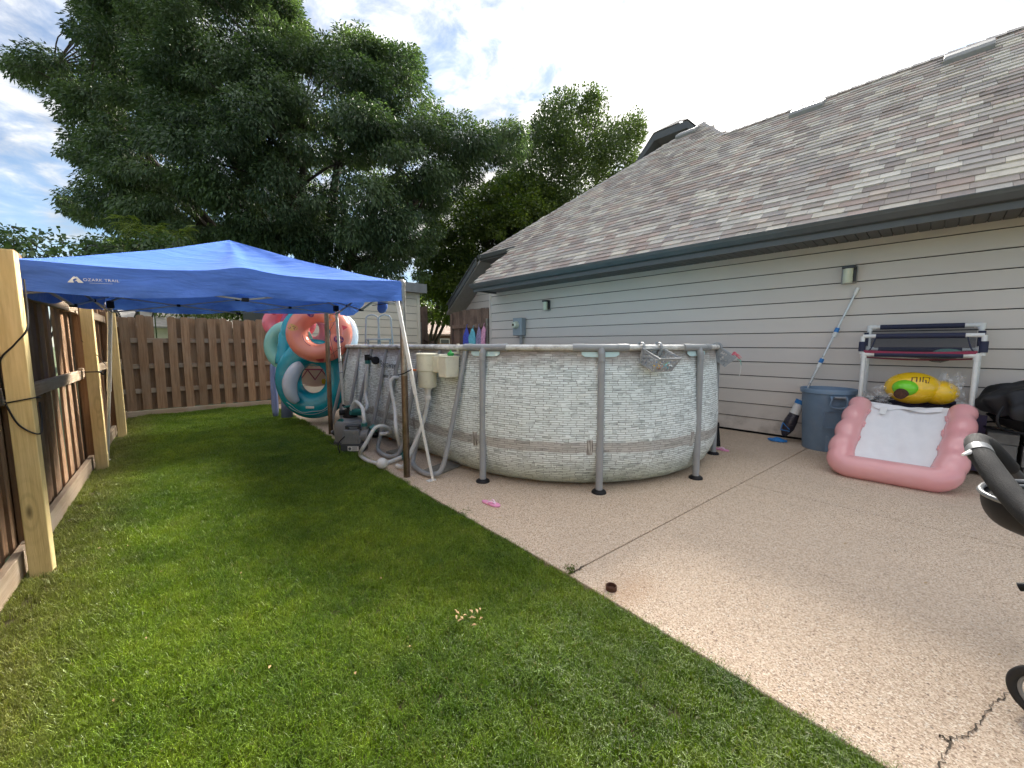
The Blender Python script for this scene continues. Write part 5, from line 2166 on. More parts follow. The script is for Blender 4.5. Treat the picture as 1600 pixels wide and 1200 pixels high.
tr_ = at_d(490, 590, 6.35)
tl = thing('swim_ring', (tr_.x, tr_.y, 0), 'big teal figure-eight swim ring with white wings', 'swim ring')
body, f1 = torus('lower_ring', 'teal_vinyl', tl, tr_ + SZ * -.02, .405, .195, 1.0, 1.06, -.08, flat=.85)
up2, f2 = torus('upper_ring', 'teal_vinyl', tl, at_d(491, 524, 6.48), .395, .135, 1.02, .96, -.05)
b = MB().tube(smooth_path([at_d(444, 570, 6.42), at_d(447, 548, 6.44), at_d(447, 520, 6.47)], 5), [.13, .135, .14, .14, .135, .13, .13, .12, .12, .11, .10], 14)
obj('neck', b, 'teal_vinyl', tl, smooth=True)
b = MB()
wp = smooth_path([at_d(472, 570, 6.16), at_d(462, 577, 6.11), at_d(453, 596, 6.09), at_d(455, 616, 6.10), at_d(464, 629, 6.14)], 6)
k = len(wp)
b.tube(wp, [.02 + .085 * math.sin(math.pi * min(1, .10 + .86 * i / (k - 1))) ** .6 for i in range(k)], 16)
obj('wing', b, 'cloud_vinyl', tl, smooth=True)
b = MB()
wp = smooth_path([at_d(536, 497, 6.22), at_d(545, 515, 6.22), at_d(544, 540, 6.20), at_d(533, 560, 6.16)], 6)
k = len(wp)
b.tube(wp, [.03 + .105 * math.sin(math.pi * min(1, .12 + .8 * i / (k - 1))) ** .6 for i in range(k)], 16)
obj('wing', b, 'cloud_vinyl', tl, smooth=True)
b = MB().box(f1(.75, .25) + SYV * .004 + SX * .02, (.13, .012, .035), Matrix((SX, -SYV, SZ)).transposed())
obj('label', b, 'white', tl, bevel=.004)
b = MB()
for u_ in (.60, .645, .855, .90):
    pass
b.tube([f1(.62 + .26 * i / 14, .185 + .012 * math.sin(i), .197) for i in range(15)], .005, 6)
b.tube([f1(.64 + .22 * i / 14, .155, .197) for i in range(15)], .004, 6)
obj('seam', b, 'cloud_vinyl', tl, smooth=True)

dc = at_d(499, 521, 6.02)
dn = thing('donut_ring', (dc.x, dc.y, 0), 'salmon pink donut swim ring with cookie prints', 'swim ring')
_, fd = torus('ring', 'salmon_vinyl', dn, dc, .325, .150, 1.04, .93, -.06)
b = MB()
for u0, v0, du, dv, mt2, sh_ in ((.455, .245, .026, .082, 'cookie', 'disc'), (.275, .25, .026, .075, 'purpleprint', 'disc'), (.955, .22, .026, .075, 'purpleprint', 'disc'),
                                 (.035, .13, .016, .05, 'redprint', 'tri'), (.865, .25, .018, .05, 'redprint', 'tri'), (.77, .10, .024, .07, 'redprint', 'tri'), (.12, .22, .03, .09, 'orange_vinyl', 'disc')):
    d_ = decal('print', mt2, dn, fd, u0, v0, du, dv, .15, sh_)
    if mt2 in ('cookie', 'purpleprint'):
        bb = MB()
        for q in range(16):
            a, rr = random.uniform(0, 6.28), random.uniform(.1, .85) ** .6
            uu, vv = u0 + du * rr * math.cos(a), v0 + dv * rr * math.sin(a)
            pts = [fd(uu + .0022 * math.cos(t_), vv + .0065 * math.sin(t_), .1528) for t_ in np.linspace(0, 6.28, 7)[:-1]]
            bb.add(pts, [tuple(range(6))])
        obj('sprinkle_print', bb, 'rust' if mt2 == 'cookie' else 'pink_vinyl', d_, smooth=True)
for th in (.16, .20, .24):
    pass
b = MB().tube([fd(.52 + .17 * i / 12, .40 - .02 * i / 12, .151) for i in range(13)], .004, 6)
obj('seam', b, 'maroon', dn, smooth=True)

bc_ = at_d(452, 541, 6.75)
mg = thing('swim_ring', (bc_.x, bc_.y, 0), 'pale mint swim ring leaning behind the teal one', 'swim ring')
torus('ring', 'mint_vinyl', mg, bc_, .30, .125, .98, 1.02, -.05)
obj('base_tube', MB().tube([at_d(447, 590, 6.8), at_d(449, 652, 6.8)], [.08, .09], 14), 'lav_vinyl', mg, smooth=True)
pc_ = at_d(452, 505, 6.95)
pg = thing('swim_ring', (pc_.x, pc_.y, 0), 'coral pink swim ring topmost at the left of the heap', 'swim ring')
_, fp = torus('ring', 'pink_vinyl', pg, pc_, .26, .125, 1.2, .85, 0)
decal('print', 'redprint', pg, fp, .36, .25, .02, .06, .125)
qc_ = at_d(487, 515, 6.85)
mgd = thing('swim_ring', (qc_.x, qc_.y, 0), 'magenta and red swim ring seen through the donut hole', 'swim ring')
torus('ring', 'magenta_vinyl', mgd, qc_ + SX * -.06 + SZ * -.02, .40, .085, 1.0, 1.1, 0)
torus('inner_ring', 'pink_vinyl', mgd, qc_ + SX * .05, .20, .10, .9, 1.2, 0)
rc_ = at_d(492, 590, 6.86)
pz = thing('pool_float', (rc_.x, rc_.y, 0), 'dusty pink float with maroon zigzag behind the teal ring hole', 'pool float')
b = MB().ball(rc_ + SZ * .06, (.34, .07, .22), 12, Matrix((SX, -SYV, SZ)).transposed())
obj('panel', b, 'peach_vinyl', pz, smooth=True)
b = MB()
zz_ = [rc_ + SYV * .078 + SX * x + SZ * z for x, z in ((-.30, .13), (-.2, -.02), (-.08, .14), (.04, -.03), (.16, .13), (.28, -.02))]
b.tube(zz_, .012, 6)
b.tube([rc_ + SYV * .08 + SX * x + SZ * .145 for x in (-.27, 0, .27)], .012, 6)
obj('zigzag_print', b, 'magenta_vinyl', pz, smooth=True)
b = MB().ball(rc_ + SYV * .085 + SX * .19 + SZ * -.06, (.035, .02, .05), 8)
obj('print', b, 'yellowtoy', pz, smooth=True)
lw = at_d(428, 604, 6.95)
obj_l = MB().tube(smooth_path([at_d(427, 566, 6.95), at_d(428, 604, 6.95), at_d(431, 650, 6.95)], 5), [.03, .05, .055, .055, .055, .055, .055, .055, .055, .05, .04], 12)
tag(obj('pool_noodle', obj_l, 'lav_vinyl', smooth=True), 'lavender inflatable tube standing at the left end of the swim rings', 'pool noodle')
b = MB()
for a_, b_ in (((504, 478), (523, 559)), ((520, 478), (508, 520)), ((535, 541), (509, 560)), ((530, 490), (508, 530))):
    b.tube([at_d(*a_, 5.80), at_d(*b_, 5.76)], .0028, 5)
for y_ in (541, 560, 575):
    pq = hubs[2].lerp(feet[2], (y_ - 490) / 180)
    b.tube([pq + SX * -.03, pq + SYV * .03, pq + SX * .03 + SZ * .01, pq - SYV * .03], .0035, 5, closed=True)
tag(obj('tie_cord', b, 'black'), 'thin black cords lashing the swim rings to pole and canopy leg', 'cord')

# ------------------------------------------------------------------ baskets on the pool rim
def lattice(mb, o, e1, e2, n1, n2, keep=.56, border=1, seed=0):
    """perforated plastic panel: a border of solid cells round a random open pattern"""
    rn = random.Random(seed)
    o, e1, e2 = Vector(o), Vector(e1), Vector(e2)
    idx = {}
    vs, fs = [], []
    jit = {}
    for j in range(n2 + 1):
        for i in range(n1 + 1):
            dx = dy = 0
            if 0 < i < n1 and 0 < j < n2:
                dx, dy = rn.uniform(-.25, .25), rn.uniform(-.25, .25)
            idx[i, j] = len(vs)
            vs.append(o + e1 * ((i + dx) / n1) + e2 * ((j + dy) / n2))
    for j in range(n2):
        for i in range(n1):
            if i < border or j < border or i >= n1 - border or j >= n2 - border or rn.random() < keep:
                fs.append((idx[i, j], idx[i + 1, j], idx[i + 1, j + 1], idx[i, j + 1]))
    return mb.add(vs, fs)


def basket(ang, label, tilt, W_=.27, D_=.20, H_=.135, swing=0, seed=1):
    n = Vector((math.cos(R(ang)), math.sin(R(ang)), 0))
    tt = Vector((-n.y, n.x, 0))
    p0 = PC + n * (PR + .035) + Vector((0, 0, 1.262))
    th = thing('pool_basket', p0, label, 'basket', 'grey baskets hooked on the pool rim')
    q = Matrix.Rotation(R(swing), 3, 'Z')
    n2, t2 = q @ n, q @ tt
    out = n2 * math.cos(R(tilt)) - SZ * math.sin(R(tilt))
    dn_ = -(SZ * math.cos(R(tilt)) + n2 * math.sin(R(tilt)))
    A = p0 - t2 * W_ / 2 + dn_ * .0
    ins = .025
    top = [A, A + t2 * W_, A + t2 * W_ + out * D_, A + out * D_]
    bot = [A + t2 * ins + out * ins * .3 + dn_ * H_, A + t2 * (W_ - ins) + out * ins * .3 + dn_ * H_, A + t2 * (W_ - ins) + out * (D_ - ins) + dn_ * H_, A + t2 * ins + out * (D_ - ins) + dn_ * H_]
    for i in range(4):
        j = (i + 1) % 4
        b = MB()
        e1 = top[j] - top[i]
        vs0 = len(b.v)
        lattice(b, (0, 0, 0), (1, 0, 0), (0, 1, 0), 22 if i % 2 == 0 else 16, 11, .5, 1, seed + i)
        b.v = [tuple(top[i].lerp(top[j], p[0]).lerp(bot[i].lerp(bot[j], p[0]), p[1])) for p in b.v]
        obj('side_panel', b, 'basket', th, smooth=False, solid=.0035)
    b = MB()
    lattice(b, (0, 0, 0), (1, 0, 0), (0, 1, 0), 18, 12, .75, 1, seed + 9)
    b.v = [tuple(bot[0].lerp(bot[1], p[0]).lerp(bot[3].lerp(bot[2], p[0]), p[1])) for p in b.v]
    obj('bottom', b, 'basket', th, smooth=False, solid=.0035)
    b = MB().tube(top, .0065, 8, closed=True)
    for i in range(4):
        b.tube([top[i], bot[i]], .006, 8)
    obj('frame', b, 'basket', th)
    for s_ in (-.36, .30):
        c0 = PC + n * PR + tt * (W_ * s_) + Vector((0, 0, 1.272))
        pts = [c0 + n * (.045 * math.cos(a)) + SZ * (.045 * math.sin(a)) for a in np.linspace(-.9, math.pi * 1.02, 12)]
        pts = [p0 + tt * (W_ * s_) + dn_ * .07] + [Vector(p) for p in pts]
        b = MB()
        for i in range(len(pts) - 1):
            b.bar(pts[i], pts[i + 1], .022, .008, n if abs((pts[i + 1] - pts[i]).normalized().dot(n)) < .8 else SZ)
        obj('hook', b, 'basket', th, smooth=30)
    return th, top, bot, out, dn_, t2


th1, top1, bot1, out1, dn1, t1 = basket(-115.8, 'open grey perforated basket on the pool rim facing the lawn', 24, swing=14)
base1 = (bot1[0] + bot1[1] + bot1[2] + bot1[3]) / 4
for k, (dx, dy, r_, mt2, lb_) in enumerate(((-.06, .05, .030, 'yellowtoy', 'yellow dive toy in the open basket'), (.055, .055, .028, 'swim_teal', 'teal dive toy in the open basket'), (.0, .0, .026, 'vacblue', 'blue dive toy in the open basket'), (.085, .02, .022, 'lime_vinyl', 'lime green dive toy in the open basket'), (-.02, .06, .018, 'orange', 'orange dive toy in the open basket'))):
    b = MB().ball(base1 + t1 * dx + out1 * dy - dn1 * (r_ + .004), (r_, r_, r_ * .8), 8)
    b.tube([base1 + t1 * dx + out1 * dy - dn1 * (r_ * 1.6), base1 + t1 * (dx + .03) + out1 * dy - dn1 * (r_ * 2.4)], [.010, .004], 6)
    tag(obj('dive_toy', b, mt2), lb_, 'toy', 'toys in the open basket')
th2, top2, bot2, out2, dn2, t2 = basket(-66.5, 'tilted grey basket at the house-side rim with cloth spilling out', 36, W_=.25, D_=.19, swing=-8, seed=40)
b = MB()
cc = (top2[2] + top2[3]) / 2
for k in range(7):
    st = cc - out2 * .05 + t2 * random.uniform(-.08, .04)
    en = st + out2 * random.uniform(.06, .13) + SZ * random.uniform(-.02, .06)
    b.tube(smooth_path([st, st.lerp(en, .5) + SZ * .03, en], 4), [.006, .012, .016, .018, .018, .016, .012, .008, .004], 7, flat=.35)
sw_ = tag(obj('swim_cloth', b, 'pink_vinyl', smooth=True), 'pink and teal cloth strips hanging from the tilted basket', 'cloth')
b = MB()
for k in range(3):
    st = cc + out2 * .02 + t2 * (-.05 + .03 * k)
    b.tube(smooth_path([st, st + out2 * .04 + SZ * .01, st + out2 * .05 - SZ * .04], 4), [.010, .016, .018, .018, .017, .014, .010, .007, .003], 7, flat=.35)
obj('teal_strip', b, 'mint_vinyl', sw_, smooth=True)
b = MB().tube(smooth_path([cc + out2 * .03, cc + out2 * .07 - SZ * .06, cc + out2 * .055 - SZ * .17], 5), .0025, 5)
obj('string', b, 'white', sw_)

# ------------------------------------------------------------------ things along the house wall
# electric meter with its conduit
me_ = thing('electric_meter', (6.45, 6.62, 1.7), 'grey-blue electric meter box on the house wall', 'electric meter')
b = MB().box((6.44, 6.60, 1.70), (.15, .29, .40))
obj('box', b, 'meter', me_, smooth=False, bevel=.01)
b = MB().lathe([(.085, 0), (.085, .03), (.075, .045), (.07, .09), (.05, .105), (.001, .107)], (6.365, 6.62, 1.74), Matrix.Rotation(R(-90), 3, 'Y'), n=24)
gl_ = obj('glass_dome', b, 'lampglass', me_)
b = MB().lathe([(.03, 0), (.03, .004)], (6.2575, 6.62, 1.74), Matrix.Rotation(R(-90), 3, 'Y'), n=14)
obj('dial', b, 'rust', gl_)
b = MB().tube([(6.455, 6.56, 1.51), (6.455, 6.56, .02)], .034, 14)
b.tube([(6.455, 6.56, 1.51), (6.455, 6.56, 1.44)], .042, 14)
obj('conduit', b, 'conduit', me_)

# two wall lamps
def wall_lamp(yc, zc, label):
    la = thing('wall_lamp', (XW, yc, zc), label, 'wall lamp', 'lamps on the house wall')
    b = MB().box((XW - .018, yc, zc), (.024, .155, .215))
    obj('back_plate', b, 'lampframe', la, bevel=.012)
    b = MB().box((XW - .05, yc - .012, zc - .002), (.05, .115, .17))
    b.box((XW - .085, yc, zc + .085), (.12, .125, .035))
    obj('housing', b, 'lamp_black', la, bevel=.004)
    b = MB().lathe([(.044, -.105), (.048, -.10), (.048, .068)], (XW - .10, yc + .004, zc), n=24)
    obj('diffuser', b, 'lampglass', la)
    return la


wall_lamp(.80, 2.155, 'nearer wall lamp, above the leaning vacuum pole')
wall_lamp(5.79, 2.135, 'farther wall lamp, small, above the pool rim')

# pool vacuum leaning on the siding
v0, v1 = at_z(1216, 684, .10), Vector((6.495, .705, 1.99))
v0 = Vector((6.26, 1.31, .10))
vd = (v1 - v0).normalized()
vc = thing('pool_vacuum', (6.22, 1.34, 0), 'white and blue pool vacuum with a long pole against the wall', 'pool vacuum')
b = MB().tube([v0 + vd * .50, v0 + vd * 1.02], .0135, 12)
b.tube([v0 + vd * 1.0, v0 + vd * 1.42], .0125, 12)
b.tube([v0 + vd * 1.40, v1], .0115, 12)
obj('pole', b, 'alu', vc)
for q in (.99, 1.40):
    b = MB().tube([v0 + vd * (q + .03), v0 + vd * (q + .085)], .024, 14)
    cl2 = obj('clamp', b, 'vacblue', vc)
    b = MB().tube([v0 + vd * (q - .03), v0 + vd * (q + .03)], .021, 14)
    obj('sleeve', b, 'white', cl2)
b = MB().tube([v1 - vd * .09, v1], .018, 12)
obj('grip', b, 'white', vc)
b = MB().tube([v0 + vd * .28, v0 + vd * .40, v0 + vd * .46, v0 + vd * .50], [.058, .055, .050, .03], 20)
obj('neck', b, 'white', vc)
b = MB().tube([v0 + vd * .44, v0 + vd * .495], .060, 20)
obj('collar', b, 'vacblue', vc)
b = MB().tube([v0 + vd * -.02, v0 + vd * .03, v0 + vd * .10, v0 + vd * .20, v0 + vd * .30], [.028, .055, .076, .074, .058], 20)
obj('body', b, 'vacbody', vc)
bx_, by_ = Vector((0, 1, 0)), vd.cross(Vector((0, 1, 0))).normalized()
b = MB()
for (a_, b_) in (((.055, .05), (.07, .16)), ((-.06, .05), (.05, .06)), ((.07, .16), (-.05, .075))):
    b.bar(v0 + vd * a_[1] + bx_ * a_[0] * .9 + by_ * .068 * (-1 if by_.x > 0 else 1), v0 + vd * b_[1] + bx_ * b_[0] * .9 + by_ * .074 * (-1 if by_.x > 0 else 1), .008, .008)
obj('trim', b, 'vacblue', vc, smooth=False)
b = MB()
hc = Vector((6.20, 1.37, .025))
b.lathe([(.02, .05), (.055, .03), (.085, .012), (.09, .0)], hc - SZ * .02, n=20, sx=.75, sy=1.15)
for k in range(11):
    a = 2 * math.pi * k / 11
    b.ball(hc + Vector((.066 * math.cos(a), .098 * math.sin(a), -.008)), (.018, .018, .014), 6)
obj('vacuum_head', b, 'vacblue', vc)

# blue trash bin
BX, BY_ = 6.215, .875
tb_ = thing('trash_bin', (BX, BY_, 0), 'open blue-grey plastic trash bin by the siding', 'trash bin')
b = MB()
pr = [(.002, .03), (.205, .03), (.222, .0), (.226, .01), (.258, .60), (.262, .61), (.262, .69), (.268, .70), (.280, .705), (.284, .745), (.280, .758), (.268, .760), (.262, .75), (.252, .70), (.215, .04), (.002, .036)]
n_ = 48
vs, fs = [], []
for (r_, z) in pr:
    for j in range(n_):
        a = 2 * math.pi * j / n_
        q = 1 + (.010 * max(0, math.cos(a * 8)) ** 8 if .03 < z < .6 and r_ > .22 else 0)
        vs.append((BX + r_ * q * math.cos(a), BY_ + r_ * q * math.sin(a), z))
for i in range(len(pr) - 1):
    for j in range(n_):
        l = (j + 1) % n_
        fs.append((i * n_ + j, i * n_ + l, (i + 1) * n_ + l, (i + 1) * n_ + j))
b.add(vs, fs)
obj('bin_body', b, 'bin', tb_, smooth=40)
for sg, ang in ((1, 209), (-1, 29)):
    ca, sa = math.cos(R(ang)), math.sin(R(ang))
    d_ = Vector((ca, sa, 0))
    s_ = Vector((-sa, ca, 0))
    c_ = Vector((BX, BY_, 0)) + d_ * .262
    b = MB()
    b.tube(smooth_path([c_ + s_ * -.075 + SZ * .68, c_ + s_ * -.075 + d_ * .045 + SZ * .66, c_ + s_ * -.07 + d_ * .03 + SZ * .56, c_ + s_ * .07 + d_ * .03 + SZ * .56, c_ + s_ * .075 + d_ * .045 + SZ * .66, c_ + s_ * .075 + SZ * .68], 4), .010, 8)
    b.box(c_ + d_ * .012 + SZ * .675, (.16, .03, .03), Matrix((s_, d_, SZ)).transposed())
    hd = obj('handle', b, 'bin', tb_)
    b = MB().tube([c_ + s_ * -.055 + d_ * .047 + SZ * .675, c_ + s_ * .055 + d_ * .047 + SZ * .675], .016, 10)
    obj('grip', b, 'silver', hd)
    b = MB().box(Vector((BX, BY_, .10)) + d_ * .225, (.15, .012, .19), Matrix((s_, d_, SZ)).transposed())
    obj('lift_recess', b, 'bin', tb_, smooth=False, bevel=.004)
    b = MB()
    for x, z, w_, h_ in ((0, .50, .24, .008), (0, .30, .24, .008), (-.12, .40, .008, .2), (.12, .40, .008, .2)):
        b.box(Vector((BX, BY_, z)) + d_ * (.226 + .032 * z / .6 + .004) + s_ * x, (w_, .012, h_), Matrix((s_, d_, SZ)).transposed())
    obj('embossed_panel', b, 'bin', tb_, smooth=False)

# white PVC rack with dark mesh bins
rk_ = thing('toy_rack', (6.2, .13, 0), 'white pipe rack with dark mesh trays against the siding', 'rack')
Y0, Y1 = .555, -.285
XF, XB = 6.02, 6.40
T = .0205
def pvc(name, *paths, r=T, mat='white', parent=rk_):
    b = MB()
    for p in paths:
        b.tube(p, r, 12)
    return obj(name, b, mat, parent)


for y_ in (Y0, Y1):
    pvc('leg', [(XF, y_, .0), (XF, y_, 1.19)])
    pvc('leg', [(XB, y_ - (.03 if y_ < 0 else -.0), .0), (XB, y_ - (.03 if y_ < 0 else 0), 1.50)])
    pvc('upright', [(XF, y_ - (.035 if y_ < 0 else -.02), 1.19), (XF, y_ - (.035 if y_ < 0 else -.02), 1.39)])
    pvc('side_rail', [(XF, y_, 1.19), (XB, y_, 1.24)])
    pvc('side_rail', [(XF, y_, .62), (XB, y_, .66)])
    pvc('side_rail', [(XF, y_, .06), (XB, y_, .06)])
    for z, xx in ((1.19, XF), (.62, XF), (.06, XF), (1.50, XB), (1.24, XB)):
        sg = -1 if y_ > 0 else 1
        yj = y_ - (.03 if (y_ < 0 and xx == XB) else 0)
        pvc('elbow', [(xx, yj, z - .045), (xx, yj, z + .022)], [(xx, yj, z), (xx, yj + .055 * sg, z)], r=.0265)
pvc('top_rail', [(XF, Y0 + .02, 1.39), (XF, Y1 - .035, 1.39)])
pvc('top_rail', [(XB, Y0, 1.50), (XB, Y1 - .03, 1.50)])
pvc('tray_rail', [(XF, Y0, 1.19), (XF, Y1, 1.19)])
pvc('tray_rail', [(XB, Y0, 1.24), (XB, Y1, 1.24)])
pvc('tray_rail', [(XF, Y0, .62), (XF, Y1, .62)])
pvc('tray_rail', [(XB, Y0, .66), (XB, Y1, .66)])
pvc('foot_rail', [(XF, Y0, .06), (XF, Y1, .06)])
for x_, z in ((XF, 1.39), (XB, 1.50), (XF, 1.19), (XF, .62), (XB, .66), (XB, 1.24)):
    pts = [(x_, Y0 - .09 + (Y1 - Y0 + .18) * i / 24, z) for i in range(25)]
    pvc('cloth_sleeve', smooth_path(pts, 1), r=.0275 + 0 * z, mat='navy')
for y_ in (Y0 + .02, Y1 - .035):
    pvc('cloth_sleeve', [(XF, y_, 1.22), (XF, y_, 1.33)], r=.031, mat='navy')
    pvc('cloth_sleeve', [(XB, y_, 1.28), (XB, y_, 1.44)], r=.028, mat='navy')
    pvc('loop_cord', smooth_path([(XF, y_, 1.22), (XF - .02, y_ + (.07 if y_ < 0 else -.07), 1.24), (XF, y_ + (.11 if y_ < 0 else -.11), 1.38)], 5), r=.006, mat='navy')


def mesh_panel(name, fn, nu=14, nv=8, mat='rack_mesh'):
    b = MB().grid(fn, nu, nv)
    return obj(name, b, mat, rk_, smooth=True)


mesh_panel('mesh_side', lambda u, v: Vector((XB - .01, Y0 + (Y1 - Y0) * u, 1.24 + .25 * v)))
mesh_panel('mesh_side', lambda u, v: Vector((XF + .005, Y0 + (Y1 - Y0) * u, 1.20 + .185 * v)))
mesh_panel('mesh_tray', lambda u, v: Vector((XF + (XB - XF) * v, Y0 + (Y1 - Y0) * u, 1.19 + .05 * v - (.055 + .07 * math.exp(-((u - .72) / .14) ** 2)) * math.sin(math.pi * v) ** .7 * math.sin(math.pi * u) ** .6)))
mesh_panel('trim_band', lambda u, v: Vector((XF - .024 + .0 * v, Y0 + (Y1 - Y0) * u, 1.205 + .030 * v - .014 * math.sin(math.pi * u))), 14, 2, 'maroon')
mesh_panel('trim_band', lambda u, v: Vector((XF + .02 + .1 * v, Y0 + (Y1 - Y0) * u, 1.165 - .02 * v - .020 * math.sin(math.pi * u))), 14, 2, 'maroon')
mesh_panel('mesh_tray', lambda u, v: Vector((XF + (XB - XF) * v, Y0 + (Y1 - Y0) * u, .61 + .05 * v - .03 * math.sin(math.pi * v) * math.sin(math.pi * u))))
mesh_panel('side_bag', lambda u, v: Vector((XF + .02 + (XB - XF - .04) * u, Y1 - .06 - .03 * math.sin(v * 3.1) - .01 * math.sin(u * 9), .05 + .55 * v)), 10, 10, 'purple')
mesh_panel('side_bag', lambda u, v: Vector((XF + .03 * math.sin(v * 5), Y1 + .05 - .16 * u, .04 + .57 * v)), 6, 10, 'purple')
mesh_panel('mesh_side', lambda u, v: Vector((XB - .02, Y0 + (Y1 - Y0) * u, .64 - .3 * v)), 8, 4, 'purple')
b = MB().ball((6.22, -.09, 1.20), (.10, .12, .055), 10)
tag(obj('toy_ball', b, 'mint_vinyl'), 'pale green ball resting in the top mesh tray', 'ball')
for y_ in (Y0, Y1):
    b = MB().box((XF - .01, y_, .016), (.07, .06, .03))
    obj('foot_pad', b, 'black', rk_, bevel=.005)

# yellow inflatable in torn clear wrap
yt = thing('yellow_inflatable', (6.06, .10, .68), 'yellow inflatable with green end in torn clear wrap', 'pool toy')
yc_ = Vector((6.02, .095, .835))
b = MB().ball(yc_ + Vector((0, .045, 0)), (.20, .225, .170), 18)
b.ball(yc_ + Vector((.03, -.15, -.035)), (.15, .15, .125), 14)
obj('body', b, 'yellowtoy', yt, smooth=True)
b = MB().ball(yc_ + Vector((-.125, .088, .008)), (.125, .112, .088), 14)
obj('green_end', b, 'lime_vinyl', yt, smooth=True)
b = MB().tube([yc_ + Vector((-.20, .11, -.035)), yc_ + Vector((-.268, .125, -.055))], [.055, .050], 16)
b.tube([yc_ + Vector((-.262, .124, -.054)), yc_ + Vector((-.273, .126, -.057))], [.052, .03], 16)
obj('stem_end', b, 'rust', yt)
b = MB()
for x, z0, z1 in ((-.02, .10, .135), (.0, .10, .14), (.035, .11, .14), (.055, .105, .14)):
    pass
def ysurf(dy, dz):
    k_ = max(.02, 1 - ((dy - .045) / .225) ** 2 - (dz / .170) ** 2)
    return yc_ + Vector((-.20 * math.sqrt(k_) - .003, dy, dz))
for seg in (((.05, .075), (.05, .12)), ((.05, .12), (.015, .125)), ((.015, .125), (.015, .08)), ((-.01, .08), (-.01, .125)), ((-.03, .08), (-.03, .128)), ((-.03, .128), (-.075, .122)), ((-.075, .122), (-.07, .07)), ((-.05, .10), (-.055, .07))):
    b.bar(ysurf(*seg[0]), ysurf(*seg[1]), .008, .003)
obj('mark_print', b, 'rust', yt, smooth=False)


def wrap_piece(c, sx, sz, seed):
    rn = random.Random(seed)
    ph = [rn.uniform(0, 6) for _ in range(6)]
    b = MB()
    b.grid(lambda u, v: Vector(c) + Vector((.035 * math.sin(u * 9 + ph[0] + v * 4) + .02 * math.sin(v * 17 + ph[1]) + .012 * math.sin(u * 31 + ph[4]), (u - .5) * sx * (1 + .25 * math.sin(v * 6 + ph[2])), (v - .5) * sz * (1 + .3 * math.sin(u * 7 + ph[3])))), 16, 14)
    return obj('clear_wrap', b, 'wrap', yt, smooth=60)


wrap_piece(yc_ + Vector((-.06, -.22, .06)), .16, .22, 1)
wrap_piece(yc_ + Vector((-.02, -.26, .0)), .14, .24, 2)
wrap_piece(yc_ + Vector((-.10, .26, -.08)), .18, .16, 3)
wrap_piece(yc_ + Vector((-.13, .30, -.12)), .2, .10, 4)

# pink lounge float leaning on the rack
lg_ = thing('lounge_float', (5.1, .2, 0), 'pink inflatable lounge float with white mesh leaning on the rack', 'pool float')
B0 = Vector((5.065, .225, .100))
vv_ = Vector((.80, -.085, .585)).normalized()
uu_ = Vector((.02, -1, 0)).normalized()
nn_ = vv_.cross(uu_).normalized()
if nn_.x > 0:
    nn_ = -nn_


def LP_(u, v, n=0):
    return B0 + uu_ * u + vv_ * v + nn_ * n


path = []
rads = []
H_ = .985
for i in range(34):
    v = H_ * (1 - i / 33)
    if v > .10:
        path.append((-.368 - .015 * math.sin(v * 3) - .007 * math.cos(v * 2 * math.pi / .235), v))
NP_ = len(path)
arc = [(-.368 + .10 * (1 - math.cos(a)), .10 - .10 * math.sin(a)) for a in np.linspace(0, math.pi / 2, 6)]
bot = [(-.268 + .536 * i / 12, 0) for i in range(1, 12)]
arc2 = [(.268 + .10 * math.sin(a), .10 - .10 * math.cos(a)) for a in np.linspace(0, math.pi / 2, 6)]
right = [(-u, v) for u, v in path[::-1]]
full = path + arc + bot + arc2 + right
for i, (u, v) in enumerate(full):
    r_ = .110
    if v > .12:
        r_ = 0.105 + .005 * math.cos(v * 2 * math.pi / .235 + (.6 if u > 0 else 0))
        r_ *= np.interp(v, [.12, .3, .985], [1.04, 1, .92])
    rads.append(float(r_))
for q, fct in ((0, .25), (1, .72), (2, .93)):
    rads[q] *= fct
    rads[-1 - q] *= fct
b = MB().tube([LP_(u, v, .02 * math.sin(v * 3)) for u, v in full], rads, 22)
obj('pink_tube', b, 'lounge_pink', lg_, smooth=True)
# inner gathered seam and mesh
def mesh_fn(u, v):
    hw = .292 + .012 * math.cos(v * H_ * 2 * math.pi / .235)
    x = (-hw + 2 * hw * u)
    z = .085 + (.90 - .05) * v
    sag = -.035 * math.sin(math.pi * u) * (1 - .25 * v) - .006 * math.sin(u * 23 + v * 9) * math.sin(math.pi * u) + .005 * math.sin(v * 14 + u * 5)
    return LP_(x, z, .03 + sag)
b = MB().grid(mesh_fn, 30, 24)
obj('mesh_seat', b, 'lounge_mesh', lg_, smooth=True)
b = MB()
for sgn in (-1, 1):
    pts = []
    for i in range(60):
        v = i / 59
        z = .06 + .86 * v
        ru = .292 + .012 * math.cos(v * H_ * 2 * math.pi / .235)
        pts.append(LP_(sgn * (ru + .0), z, .034 + .012 * math.sin(i * 1.9)))
    b.tube(pts, [.012 + .005 * math.sin(i * 2.3) for i in range(60)], 8)
pts = [LP_(-.28 + .56 * i / 30, .086, .036 + .004 * math.sin(i * 2.1)) for i in range(31)]
b.tube(pts, .011, 8)
obj('seam', b, 'lounge_pink', lg_, smooth=True)
b = MB().grid(lambda u, v: LP_(-.26 + .50 * u, .905 - .06 * v * (1 + .3 * math.sin(u * 11)), .045 - .02 * math.sin(math.pi * u) + .012 * math.sin(v * 3 + u * 8)), 24, 5)
obj('mesh_hem', b, 'lounge_mesh', lg_, smooth=True)
b = MB().box(LP_(-.175, .80, .045), (.055, .11, .004), Matrix((uu_, vv_, -nn_)).transposed())
obj('care_tag', b, 'print_white', lg_, smooth=False, bevel=.002)
b = MB()
